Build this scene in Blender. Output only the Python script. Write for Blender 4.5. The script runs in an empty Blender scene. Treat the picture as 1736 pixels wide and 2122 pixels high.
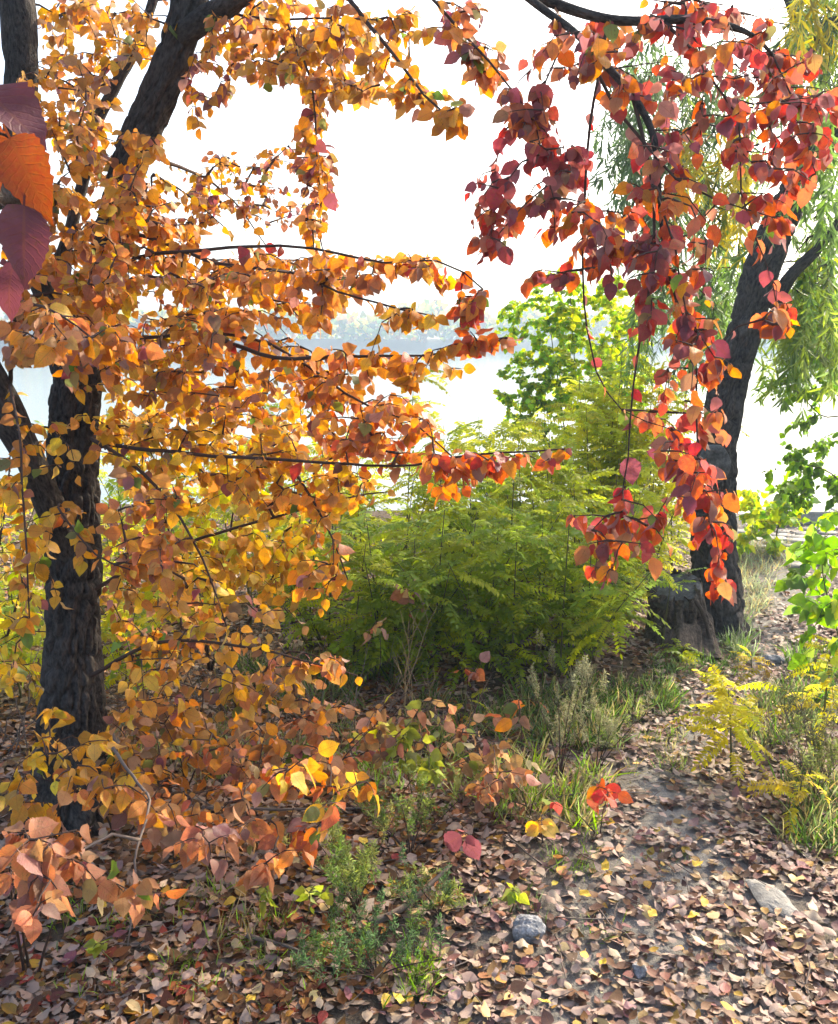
import bpy, math, random
import numpy as np
from mathutils import Matrix, Vector
R = math.radians
rng = np.random.default_rng(7)
random.seed(7)
S = bpy.context.scene
COL = S.collection

# ------------------------------------------------------------------ camera
FPX, CX, CY, PITCH, CAMH = 1926.0, 868.0, 1061.0, R(10.6), 1.6
cd = bpy.data.cameras.new('camera')
cam = bpy.data.objects.new('camera', cd); COL.objects.link(cam)
cd.sensor_fit = 'VERTICAL'; cd.sensor_height = 24.0; cd.lens = 24.0 * FPX / 2122.0
cd.clip_start = 0.05; cd.clip_end = 6000
cam.location = (0, 0, CAMH); cam.rotation_euler = (R(90) - PITCH, 0, 0)
S.camera = cam

# ------------------------------------------------------------------ sky, sun, exposure
SUN_AZ, SUN_EL = R(42), R(33)          # azimuth clockwise from the view direction (+Y)
w = bpy.data.worlds.new('World'); S.world = w; w.use_nodes = True
wn = w.node_tree.nodes; wl = w.node_tree.links
bgn = wn['Background']; sky = wn.new('ShaderNodeTexSky')
sky.sky_type = 'NISHITA'; sky.sun_disc = False
sky.sun_elevation = SUN_EL; sky.sun_rotation = SUN_AZ
sky.air_density = 1.0; sky.dust_density = 5.0; sky.ozone_density = 1.0; sky.altitude = 0
wl.new(sky.outputs[0], bgn.inputs[0]); bgn.inputs[1].default_value = 0.15
sl = bpy.data.lights.new('sun', 'SUN'); sl.energy = 2.7; sl.angle = R(0.6); sl.color = (1.0, 0.88, 0.69)
sun = bpy.data.objects.new('sun', sl); COL.objects.link(sun)
sd = Vector((math.sin(SUN_AZ) * math.cos(SUN_EL), math.cos(SUN_AZ) * math.cos(SUN_EL), math.sin(SUN_EL)))
sun.rotation_euler = sd.to_track_quat('Z', 'Y').to_euler(); sun.location = (6, 4, 8)
S.view_settings.view_transform = 'Standard'; S.view_settings.look = 'None'
S.view_settings.gamma = 1; S.view_settings.use_curve_mapping = False
S.view_settings.exposure = 1.85
S.cycles.max_bounces = 10; S.cycles.diffuse_bounces = 8; S.cycles.transmission_bounces = 6
S.cycles.transparent_max_bounces = 4; S.cycles.volume_bounces = 0; S.cycles.sample_clamp_indirect = 6.0

# ------------------------------------------------------------------ helpers
cp, sp = math.cos(PITCH), math.sin(PITCH)
def P(x, y, d):
    """point seen at picture position x, y (1736 px wide picture) at forward distance d"""
    u = -(y - CY) / FPX * d
    return np.array([(x - CX) / FPX * d, d * cp + u * sp, CAMH + u * cp - d * sp])
def PV(a):
    a = np.asarray(a, float); d = a[:, 2]; u = -(a[:, 1] - CY) / FPX * d
    return np.stack([(a[:, 0] - CX) / FPX * d, d * cp + u * sp, CAMH + u * cp - d * sp], 1)
def to_px(p):
    p = np.atleast_2d(p); q = p - np.array([0, 0, CAMH])
    d = q[:, 1] * cp - q[:, 2] * sp; u = q[:, 1] * sp + q[:, 2] * cp
    dd = np.maximum(d, 1e-3)
    return CX + FPX * q[:, 0] / dd, CY - FPX * u / dd, d

def _hash(ix, iy, iz, s):
    h = (ix.astype(np.int64) * 374761393 + iy.astype(np.int64) * 668265263 + iz.astype(np.int64) * 2147483647 + s * 974711) & 0xffffffff
    h = ((h ^ (h >> 13)) * 1274126177) & 0xffffffff
    return ((h ^ (h >> 16)) & 0xffff) / 32767.5 - 1.0
def vnoise(p, s=0):
    p = np.asarray(p, float); i = np.floor(p).astype(np.int64); f = p - i; f = f * f * (3 - 2 * f)
    o = 0
    for a in (0, 1):
        for b in (0, 1):
            for c in (0, 1):
                wgt = (f[..., 0] if a else 1 - f[..., 0]) * (f[..., 1] if b else 1 - f[..., 1]) * (f[..., 2] if c else 1 - f[..., 2])
                o = o + wgt * _hash(i[..., 0] + a, i[..., 1] + b, i[..., 2] + c, s)
    return o
def fbm(p, s=0, n=4):
    o = 0; a = 1.0
    for k in range(n):
        o = o + a * vnoise(np.asarray(p) * 2 ** k, s + k); a *= 0.5
    return o

# the trodden path on the ground, from picture positions
_path_px = [(1330, 2400), (1345, 2122), (1400, 1950), (1420, 1800), (1415, 1650), (1440, 1550), (1500, 1450), (1570, 1350), (1600, 1250), (1625, 1170), (1640, 1110)]
def G0(x, y, z=0.0):
    q = P(x, y, 1.0) - np.array([0, 0, CAMH]); t = (z - CAMH) / q[2]
    return np.array([q[0] * t, q[1] * t, z])
PATH = np.array([G0(*q)[:2] for q in _path_px])
PATHW = np.array([.75, .62, .5, .42, .3, .25, .22, .25, .34, .45, .6])
def path_d(xy):
    xy = np.atleast_2d(xy); best = np.full(len(xy), 9.0)
    for k in range(len(PATH) - 1):
        a, b = PATH[k], PATH[k + 1]; ab = b - a
        t = np.clip(((xy - a) @ ab) / (ab @ ab), 0, 1)
        dd = np.linalg.norm(xy - (a + t[:, None] * ab), axis=1) / (PATHW[k] * (1 - t) + PATHW[k + 1] * t)
        best = np.minimum(best, dd)
    return best                                     # below 1 = on the path
def gh(xy):
    xy = np.atleast_2d(np.asarray(xy, float)); x, y = xy[:, 0], xy[:, 1]
    p3 = np.stack([x, y, np.zeros_like(x)], 1)
    z = 0.035 * vnoise(p3 * 1.1, 3) + 0.012 * vnoise(p3 * 4.3, 5)
    near = y < 9.5
    pdst = np.full(len(x), 9.0); pdst[near] = path_d(xy[near])
    z = z - 0.035 * np.clip(1.2 - pdst, 0, 1) + 0.05 * np.clip((-x - 0.3) / 2.0, 0, 1)
    t = np.clip((y - 8.55) / 1.9, 0, 1); z = z - 2.2 * t * t * (3 - 2 * t) * (1)
    t2 = np.clip((y - 194 - 3 * np.sin(x * .05)) / 10.0, 0, 1); z = z + 3.6 * t2
    return z
def G(x, y):
    p = G0(x, y)
    for _ in range(4): p = G0(x, y, float(gh(p[None, :2])[0]))
    return p
def onground(x, y): return np.array([x, y, float(gh([[x, y]])[0])])

def unit(v):
    v = np.asarray(v, float); return v / np.maximum(np.linalg.norm(v, axis=-1, keepdims=True), 1e-9)
def resample(pts, step):
    pts = np.asarray(pts, float); n = len(pts)
    if n < 3:
        k = max(2, int(np.linalg.norm(pts[-1, :3] - pts[0, :3]) / step) + 1); t = np.linspace(0, 1, k)[:, None]
        return pts[0] * (1 - t) + pts[-1] * t
    ext = np.vstack([2 * pts[0] - pts[1], pts, 2 * pts[-1] - pts[-2]]); out = []
    for i in range(1, n):
        a, b, c, d = ext[i - 1], ext[i], ext[i + 1], ext[i + 2]
        k = max(1, int(np.linalg.norm(c[:3] - b[:3]) / step))
        for t in np.arange(k) / k:
            out.append(.5 * ((2 * b) + (c - a) * t + (2 * a - 5 * b + 4 * c - d) * t * t + (3 * b - a - 3 * c + d) * t ** 3))
    out.append(pts[-1]); return np.array(out)

def empty(name, loc):
    o = bpy.data.objects.new(name, None); COL.objects.link(o); o.location = tuple(float(v) for v in loc); o.empty_display_size = .1
    return o
def thing(name, label, cat, loc, group=None):
    o = empty(name, loc); o['label'] = label; o['category'] = cat
    if group: o['group'] = group
    return o
def tag(o, label, cat, group=None):
    o['label'] = label; o['category'] = cat
    if group: o['group'] = group
    return o

class MB:
    """collects geometry; build() links it as ONE mesh object"""
    def __init__(s): s.v = []; s.f = []; s.n = 0; s.att = {}
    def add(s, v, f, **att):
        v = np.asarray(v, float); s.v.append(v); s.f += [tuple(int(i) + s.n for i in q) for q in f]; s.n += len(v)
        for k, a in att.items(): s.att.setdefault(k, []).append(np.asarray(a, float))
    def mesh(s, name, mat, origin=(0, 0, 0), smooth=True):
        me = bpy.data.meshes.new(name); v = np.vstack(s.v) - np.asarray(origin, float)
        me.from_pydata(v.tolist(), [], s.f)
        for k, a in s.att.items():
            at = me.attributes.new(k, 'FLOAT_VECTOR', 'POINT'); at.data.foreach_set('vector', np.vstack(a).astype(np.float32).ravel())
        if smooth: me.polygons.foreach_set('use_smooth', np.ones(len(me.polygons), bool))
        me.materials.append(mat); return me
    def build(s, name, mat, parent=None, kind=None, smooth=True):
        org = np.array(parent['_o']) if parent is not None and '_o' in parent else (np.array(parent.location) if parent is not None else np.zeros(3))
        o = bpy.data.objects.new(name, s.mesh(name, mat, org, smooth)); COL.objects.link(o)
        if parent is not None: o.parent = parent
        if kind: o['kind'] = kind
        return o
def frame_along(pts):
    t = np.gradient(pts, axis=0); t = unit(t); ref = np.array([0.31, -.95, .05]) if abs(t[0, 1]) < .9 else np.array([1., 0, 0])
    A = []; a = unit(np.cross(t[0], ref))
    for k in range(len(pts)):
        a = unit(a - t[k] * (a @ t[k])); A.append(a)
    A = np.array(A); return t, A, np.cross(t, A)
def tube(mb, pts, rad, sides=5, cap=True):
    pts = np.asarray(pts, float); n = len(pts); rad = np.broadcast_to(rad, (n,)); t, A, B = frame_along(pts)
    th = np.arange(sides) / sides * 2 * np.pi
    v = pts[:, None] + rad[:, None, None] * (np.cos(th)[None, :, None] * A[:, None] + np.sin(th)[None, :, None] * B[:, None])
    f = [(i * sides + j, i * sides + (j + 1) % sides, (i + 1) * sides + (j + 1) % sides, (i + 1) * sides + j) for i in range(n - 1) for j in range(sides)]
    if cap: f += [tuple(range(sides))[::-1], tuple((n - 1) * sides + j for j in range(sides))]
    L = np.concatenate([[0], np.cumsum(np.linalg.norm(np.diff(pts, axis=0), axis=1))])
    bv = np.stack([np.broadcast_to(np.cos(th) * .1, (n, sides)), np.broadcast_to(np.sin(th) * .1, (n, sides)), np.broadcast_to(L[:, None], (n, sides))], 2).reshape(-1, 3)
    mb.add(v.reshape(-1, 3), f, bark=bv)
def bark_tube(mb, pts, rad, sides=72, step=.016, ridge=.13, freq=26, seed=1, flare=None, lump=.06, vs=.38, cap=True):
    """a trunk with deep, lengthwise bark ridges in the mesh"""
    q = resample(np.column_stack([pts, rad]), step); pts, rad = q[:, :3], q[:, 3]; n = len(pts)
    t, A, B = frame_along(pts); th = np.arange(sides) / sides * 2 * np.pi
    L = np.concatenate([[0], np.cumsum(np.linalg.norm(np.diff(pts, axis=0), axis=1))])
    TH, LL = np.meshgrid(th, L); RR = np.broadcast_to(rad[:, None], TH.shape)
    c = np.stack([np.cos(TH) * RR * freq, np.sin(TH) * RR * freq, LL * freq * vs], 2)
    c = c + .55 * np.stack([vnoise(c * .5 + 7, seed + 9), vnoise(c * .5 + 19, seed + 10), 0 * TH], 2)
    nz = vnoise(c, seed); rid = 1 - np.abs(nz) * 2.2
    rid = -np.clip(rid, 0, 1) ** 1.5 + .25 * vnoise(c * 2.3 * np.array([1, 1, .8]), seed + 2)
    low = vnoise(np.stack([np.cos(TH) * 1.3, np.sin(TH) * 1.3, LL * 2.2], 2), seed + 4)
    rr = RR * (1 + lump * low * 1.6) + np.minimum(RR, .12) * ridge * rid
    if flare is not None:
        lob = .5 + .5 * np.cos(TH * flare[1] + flare[2] + .7 * np.sin(TH)); rr = rr + flare[0] * np.exp(-LL / flare[3]) * (.35 + .9 * lob)
    v = pts[:, None] + rr[..., None] * (np.cos(th)[None, :, None] * A[:, None] + np.sin(th)[None, :, None] * B[:, None])
    f = [(i * sides + j, i * sides + (j + 1) % sides, (i + 1) * sides + (j + 1) % sides, (i + 1) * sides + j) for i in range(n - 1) for j in range(sides)]
    if cap: f += [tuple(range(sides))[::-1], tuple((n - 1) * sides + j for j in range(sides))]
    else: v[-3:, :, 2] += np.array([.3, .7, 1.])[:, None] * .022 * vnoise(np.stack([np.cos(th) * 5, np.sin(th) * 5, 0 * th], 1), seed + 6)
    bv = np.stack([np.cos(TH) * RR, np.sin(TH) * RR, LL], 2).reshape(-1, 3)
    mb.add(v.reshape(-1, 3), f, bark=bv)
    return pts

# ------------------------------------------------------------------ materials
def mat(name):
    m = bpy.data.materials.new(name); m.use_nodes = True; nt = m.node_tree
    return m, nt.nodes, nt.links, nt.nodes['Principled BSDF'], nt.nodes['Material Output']
def ramp(nodes, stops):
    r = nodes.new('ShaderNodeValToRGB'); e = r.color_ramp.elements
    while len(e) < len(stops): e.new(.5)
    for el, (p, c) in zip(e, stops): el.position = p; el.color = (*c, 1)
    return r
def noise(nodes, links, vec, scale, detail=4, rough=.6):
    n = nodes.new('ShaderNodeTexNoise'); n.inputs['Scale'].default_value = scale; n.inputs['Detail'].default_value = detail; n.inputs['Roughness'].default_value = rough
    if vec is not None: links.new(vec, n.inputs['Vector'])
    return n
def math_(nodes, links, op, a, b=None):
    n = nodes.new('ShaderNodeMath'); n.operation = op
    for k, q in enumerate((a, b)):
        if q is None: continue
        if isinstance(q, (int, float)): n.inputs[k].default_value = q
        else: links.new(q, n.inputs[k])
    return n.outputs[0]
def mixc(nodes, links, fac, a, b, blend='MIX'):
    n = nodes.new('ShaderNodeMix'); n.data_type = 'RGBA'; n.blend_type = blend
    for k, q in ((0, fac), (6, a), (7, b)):
        if isinstance(q, (int, float)): n.inputs[k].default_value = q
        elif isinstance(q, tuple): n.inputs[k].default_value = (*q, 1)
        else: links.new(q, n.inputs[k])
    return n.outputs[2]

def leaf_material(name, single, trans=.45, under=(.5, .42, .42), under_f=.3, spots=.5, rough=.5, spec=.35, vein=.5):
    m, N, L, b, out = mat(name)
    if single:
        oi = N.new('ShaderNodeObjectInfo'); base = oi.outputs['Color']; rnd = oi.outputs['Random']
    else:
        at = N.new('ShaderNodeAttribute'); at.attribute_name = 'tint'; base = at.outputs['Color']; rnd = None
    uv = N.new('ShaderNodeAttribute'); uv.attribute_name = 'leaf_uv'
    sx = N.new('ShaderNodeSeparateXYZ'); L.new(uv.outputs['Vector'], sx.inputs[0])
    au = math_(N, L, 'ABSOLUTE', sx.outputs[0])
    # side veins run forward from the midrib
    ph = math_(N, L, 'MULTIPLY', math_(N, L, 'SUBTRACT', sx.outputs[1], math_(N, L, 'MULTIPLY', au, .22)), 62.0)
    sv = math_(N, L, 'POWER', math_(N, L, 'MAXIMUM', math_(N, L, 'SINE', ph), 0.0), 6.0)
    mid = math_(N, L, 'LESS_THAN', au, .06)
    vn = math_(N, L, 'MAXIMUM', math_(N, L, 'MULTIPLY', sv, .55), mid)
    geo = N.new('ShaderNodeNewGeometry'); tc = N.new('ShaderNodeTexCoord')
    n1 = noise(N, L, geo.outputs['Position'], 38, 3); n2 = noise(N, L, geo.outputs['Position'], 170, 3)
    hs = N.new('ShaderNodeHueSaturation'); L.new(base, hs.inputs['Color'])
    L.new(math_(N, L, 'ADD', math_(N, L, 'MULTIPLY', n1.outputs[0], .75), .62), hs.inputs['Value'])
    L.new(math_(N, L, 'ADD', math_(N, L, 'MULTIPLY', n2.outputs[0], .05), .475), hs.inputs['Hue'])
    c = mixc(N, L, math_(N, L, 'MULTIPLY', vn, vein * .55), hs.outputs[0], (.20, .075, .03))
    sp_ = math_(N, L, 'MULTIPLY', math_(N, L, 'GREATER_THAN', n2.outputs[0], .66), spots)
    c = mixc(N, L, sp_, c, (.09, .04, .02))
    c = mixc(N, L, math_(N, L, 'MULTIPLY', geo.outputs['Backfacing'], under_f), c, under)
    L.new(c, b.inputs['Base Color']); b.inputs['Roughness'].default_value = rough; b.inputs['Specular IOR Level'].default_value = spec
    bp = N.new('ShaderNodeBump'); bp.inputs['Strength'].default_value = .45; bp.inputs['Distance'].default_value = .002
    hgt = math_(N, L, 'ADD', math_(N, L, 'MULTIPLY', vn, -.7), n2.outputs[0]); L.new(hgt, bp.inputs['Height']); L.new(bp.outputs[0], b.inputs['Normal'])
    tr = N.new('ShaderNodeBsdfTranslucent'); L.new(bp.outputs[0], tr.inputs['Normal'])
    hs2 = N.new('ShaderNodeHueSaturation'); hs2.inputs['Saturation'].default_value = 1.12; hs2.inputs['Value'].default_value = 1.25; L.new(c, hs2.inputs['Color']); L.new(hs2.outputs[0], tr.inputs['Color'])
    mx = N.new('ShaderNodeMixShader'); mx.inputs[0].default_value = trans
    L.new(b.outputs[0], mx.inputs[1]); L.new(tr.outputs[0], mx.inputs[2]); L.new(mx.outputs[0], out.inputs['Surface'])
    return m
LEAF1, LEAFN = (leaf_material('autumn_leaf_' + k, s, trans=.5, under=(.46, .33, .27), under_f=.2) for k, s in (('single', True), ('mass', False)))
LIT1, LITN = (leaf_material('fallen_leaf_' + k, s, trans=.12, under=(.5, .4, .33), under_f=.45, spots=.55, rough=.6, spec=.3) for k, s in (('single', True), ('mass', False)))
GRN1, GRNN = (leaf_material('green_leaf_' + k, s, trans=.68, under=(.35, .42, .28), under_f=.2, spots=.12, rough=.42, spec=.4, vein=.1) for k, s in (('single', True), ('mass', False)))

def bark_material(name, dark, light, scale=1.0, bump=.9):
    m, N, L, b, out = mat(name)
    at = N.new('ShaderNodeAttribute'); at.attribute_name = 'bark'
    mp = N.new('ShaderNodeMapping'); mp.inputs['Scale'].default_value = (scale, scale, scale * .42); L.new(at.outputs['Vector'], mp.inputs[0])
    n1 = noise(N, L, mp.outputs[0], 70, 6, .65); n2 = noise(N, L, at.outputs['Vector'], 9, 3); n3 = noise(N, L, at.outputs['Vector'], 260, 2)
    k = math_(N, L, 'ADD', math_(N, L, 'MULTIPLY', n1.outputs[0], .75), math_(N, L, 'MULTIPLY', n2.outputs[0], .35))
    r = ramp(N, [(.38, dark), (.55, tuple((a + c) / 2 for a, c in zip(dark, light))), (.72, light)]); L.new(k, r.inputs[0]); L.new(r.outputs[0], b.inputs['Base Color'])
    b.inputs['Roughness'].default_value = .9; b.inputs['Specular IOR Level'].default_value = .15
    bp = N.new('ShaderNodeBump'); bp.inputs['Strength'].default_value = bump; bp.inputs['Distance'].default_value = .012
    L.new(math_(N, L, 'ADD', n1.outputs[0], math_(N, L, 'MULTIPLY', n3.outputs[0], .2)), bp.inputs['Height']); L.new(bp.outputs[0], b.inputs['Normal'])
    return m
BARK = bark_material('grey_brown_bark', (.008, .0075, .0075), (.10, .085, .075), 1.7, 1.0)
BARKW = bark_material('dark_willow_bark', (.008, .007, .007), (.10, .085, .07), 1.2, 1.0)
TWIG = bark_material('twig_bark', (.025, .016, .013), (.11, .07, .055), 4, .3)
TWIGR = bark_material('grey_twig_bark', (.08, .06, .05), (.24, .19, .16), 4, .3)
DRY = bark_material('dry_stem', (.22, .15, .07), (.42, .32, .18), 6, .3)
GSTEM = bark_material('green_stem', (.06, .07, .02), (.16, .14, .06), 6, .3)
def cut_material():
    m, N, L, b, out = mat('weathered_cut_wood')
    at = N.new('ShaderNodeAttribute'); at.attribute_name = 'bark'
    n1 = noise(N, L, at.outputs['Vector'], 22, 6, .7); n2 = noise(N, L, at.outputs['Vector'], 120, 3)
    r = ramp(N, [(.35, (.02, .019, .016)), (.5, (.07, .066, .057)), (.68, (.16, .15, .132))])
    L.new(math_(N, L, 'ADD', math_(N, L, 'MULTIPLY', n1.outputs[0], .8), math_(N, L, 'MULTIPLY', n2.outputs[0], .2)), r.inputs[0]); L.new(r.outputs[0], b.inputs['Base Color'])
    b.inputs['Roughness'].default_value = .9
    bp = N.new('ShaderNodeBump'); bp.inputs['Strength'].default_value = .8; bp.inputs['Distance'].default_value = .01; L.new(n1.outputs[0], bp.inputs['Height']); L.new(bp.outputs[0], b.inputs['Normal'])
    return m
CUT = cut_material()
BARKS = bark_material('grey_stump_bark', (.014, .010, .008), (.16, .12, .088), 1.4, 1.0)
def stone_material(name, stops, scale=30):
    m, N, L, b, out = mat(name); tc = N.new('ShaderNodeTexCoord')
    n1 = noise(N, L, tc.outputs['Object'], scale, 8, .7); n2 = noise(N, L, tc.outputs['Object'], scale * 7, 3)
    r = ramp(N, stops); L.new(math_(N, L, 'ADD', math_(N, L, 'MULTIPLY', n1.outputs[0], .65), math_(N, L, 'MULTIPLY', n2.outputs[0], .35)), r.inputs[0]); L.new(r.outputs[0], b.inputs['Base Color'])
    b.inputs['Roughness'].default_value = .8
    bp = N.new('ShaderNodeBump'); bp.inputs['Strength'].default_value = .8; bp.inputs['Distance'].default_value = .01; L.new(n1.outputs[0], bp.inputs['Height']); L.new(bp.outputs[0], b.inputs['Normal'])
    return m
STONE = stone_material('blue_grey_stone', [(.35, (.08, .085, .09)), (.5, (.2, .205, .215)), (.66, (.42, .42, .42))])
SLAB = stone_material('pale_slab', [(.35, (.10, .095, .085)), (.5, (.18, .172, .155)), (.66, (.27, .26, .235))])
CONC = stone_material('weathered_concrete', [(.35, (.16, .15, .14)), (.5, (.27, .26, .24)), (.66, (.38, .36, .34))], 8)

def ground_material():
    m, N, L, b, out = mat('forest_soil')
    at = N.new('ShaderNodeAttribute'); at.attribute_name = 'trodden'; geo = N.new('ShaderNodeNewGeometry')
    n1 = noise(N, L, geo.outputs['Position'], 5, 6, .7); n2 = noise(N, L, geo.outputs['Position'], 60, 6, .7); n3 = noise(N, L, geo.outputs['Position'], 300, 3)
    soil = ramp(N, [(.3, (.035, .026, .018)), (.55, (.10, .072, .048)), (.75, (.17, .125, .08))]); L.new(n2.outputs[0], soil.inputs[0])
    sand = ramp(N, [(.3, (.12, .112, .10)), (.5, (.21, .198, .178)), (.72, (.31, .295, .27))]); L.new(math_(N, L, 'ADD', math_(N, L, 'MULTIPLY', n1.outputs[0], .5), math_(N, L, 'MULTIPLY', n3.outputs[0], .5)), sand.inputs[0])
    k = math_(N, L, 'ADD', at.outputs['Fac'], math_(N, L, 'MULTIPLY', math_(N, L, 'SUBTRACT', n1.outputs[0], .5), 1.1))
    kk = N.new('ShaderNodeClamp'); L.new(k, kk.inputs[0])
    c = mixc(N, L, kk.outputs[0], soil.outputs[0], sand.outputs[0]); L.new(c, b.inputs['Base Color']); b.inputs['Roughness'].default_value = .95; b.inputs['Specular IOR Level'].default_value = .1
    bp = N.new('ShaderNodeBump'); bp.inputs['Strength'].default_value = .7; bp.inputs['Distance'].default_value = .02
    L.new(math_(N, L, 'ADD', n2.outputs[0], math_(N, L, 'MULTIPLY', n3.outputs[0], .4)), bp.inputs['Height']); L.new(bp.outputs[0], b.inputs['Normal'])
    return m
GROUND = ground_material()
def water_material():
    m, N, L, b, out = mat('river_water'); geo = N.new('ShaderNodeNewGeometry')
    mp = N.new('ShaderNodeMapping'); mp.inputs['Scale'].default_value = (1, 2.2, 1); L.new(geo.outputs['Position'], mp.inputs[0])
    n1 = noise(N, L, mp.outputs[0], 1.6, 4, .55)
    b.inputs['Base Color'].default_value = (.10, .13, .13, 1); b.inputs['Roughness'].default_value = .12; b.inputs['IOR'].default_value = 1.33
    bp = N.new('ShaderNodeBump'); bp.inputs['Strength'].default_value = .12; bp.inputs['Distance'].default_value = .1; L.new(n1.outputs[0], bp.inputs['Height']); L.new(bp.outputs[0], b.inputs['Normal'])
    return m
WATER = water_material()

# ------------------------------------------------------------------ leaves
def leaf_template(n=6, bend=.5, fold=.25, wave=.1, serr=0., wid=.36, shape='elm', seed=0, petiole=.16, twist=0.):
    r = np.random.default_rng(seed); t = np.linspace(0, 1, n + 1)
    ang = bend * t; dy = np.cos(ang); dz = -np.sin(ang)
    y = np.concatenate([[0], np.cumsum((dy[1:] + dy[:-1]) / 2)]) / n; z = np.concatenate([[0], np.cumsum((dz[1:] + dz[:-1]) / 2)]) / n
    if shape == 'elm': wd = wid * np.where(t < .9, np.sin(np.pi * np.clip(t / .93, 0, 1) ** .8) ** .7 * (1 - .12 * t), .16 * np.clip((1 - t) / .1, 0, 1))
    elif shape == 'poplar': wd = wid * np.where(t < .28, (t / .28) ** .5, ((1 - t) / .72) ** .8)
    else: wd = wid * np.sin(np.pi * t ** .8)
    ti = t[1:-1]; k = np.arange(1, n); sr = 1 - serr * (k % 2)
    def side(s):
        ww = wd[1:-1] * sr * (1 + .035 * r.normal(size=n - 1) * (n > 5)); f = fold + .15 * r.normal()
        zz = z[1:-1] + ww * math.sin(f) + wave * ww * np.sin(ti * 9 + r.uniform(0, 6)); xx = s * ww * math.cos(f)
        tw = twist * ti; return np.stack([xx * np.cos(tw), y[1:-1], zz + xx * np.sin(tw)], 1)
    mid = np.stack([0 * t, y, z], 1); Lf, Rt = side(-1), side(1); v = np.vstack([mid, Lf, Rt]); f = []
    l0, r0 = n + 1, n + 1 + n - 1
    f.append((0, 1, l0)); f.append((0, r0, 1))
    for i in range(1, n - 1):
        f.append((i, i + 1, l0 + i, l0 + i - 1)); f.append((i, r0 + i - 1, r0 + i, i + 1))
    f.append((n - 1, n, l0 + n - 2)); f.append((n - 1, r0 + n - 2, n))
    uv = np.vstack([np.stack([0 * t, t, 0 * t], 1), np.stack([-1 + 0 * ti, ti, 0 * ti], 1), np.stack([1 + 0 * ti, ti, 0 * ti], 1)])
    if petiole:
        b = len(v); w_ = .014
        v = np.vstack([v, [[-w_, -petiole, .03], [w_, -petiole, .03], [w_, .02, .004], [-w_, .02, .004]]]); f.append((b, b + 1, b + 2, b + 3)); uv = np.vstack([uv, [[0, 0, 0]] * 4])
    return v, f, uv
def variants(k, **kw):
    o = []
    for i in range(k):
        r = np.random.default_rng(i + 100)
        a = dict(bend=r.uniform(.05, .9), fold=r.uniform(-.05, .34), wave=r.uniform(.04, .2), twist=r.uniform(-.5, .5), seed=i); a.update({q: (v(r) if callable(v) else v) for q, v in kw.items()})
        o.append(leaf_template(**a))
    return o
T_ELM = variants(8, n=8, wid=lambda r: r.uniform(.33, .42)); T_ELM_HI = variants(14, n=22, serr=.09, wid=lambda r: r.uniform(.33, .43))
T_POP = variants(5, n=5, shape='poplar', wid=.46, petiole=.5); T_POP_HI = variants(6, n=9, shape='poplar', wid=.46, petiole=.5, serr=.06)
T_LIT = variants(8, n=5, wid=lambda r: r.uniform(.27, .36), bend=lambda r: r.uniform(-.7, .6), fold=lambda r: r.uniform(-.15, .3)); T_LIT_HI = variants(14, n=14, serr=.09, wid=lambda r: r.uniform(.26, .38), bend=lambda r: r.uniform(-.9, .8), fold=lambda r: r.uniform(-.2, .4), wave=lambda r: r.uniform(.1, .35))

PAL = dict(O=(.60, .25, .04), A=(.60, .32, .045), Y=(.68, .45, .05), S=(.48, .19, .085), T=(.40, .22, .095), R=(.43, .065, .055), V=(.54, .14, .05), P=(.22, .07, .085),
           G=(.11, .20, .025), g=(.25, .42, .03), y=(.54, .57, .035), u=(.13, .21, .035), v=(.27, .31, .05), d=(.05, .10, .02), b=(.24, .14, .075), m=(.30, .16, .13), c=(.52, .38, .20), p=(.30, .17, .16), B=(.13, .07, .04))
def pick(pal, n, jit=.16):
    k = rng.integers(0, len(pal), n); c = np.array([PAL[pal[i]] for i in k]); c2 = np.array([PAL[pal[i]] for i in rng.integers(0, len(pal), n)])
    t = rng.uniform(0, .35, (n, 1)); c = c * (1 - t) + c2 * t
    return np.clip(c * (1 + jit * rng.normal(size=(n, 1))) * (1 + jit * .4 * rng.normal(size=(n, 3))), .006, .85)

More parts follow.
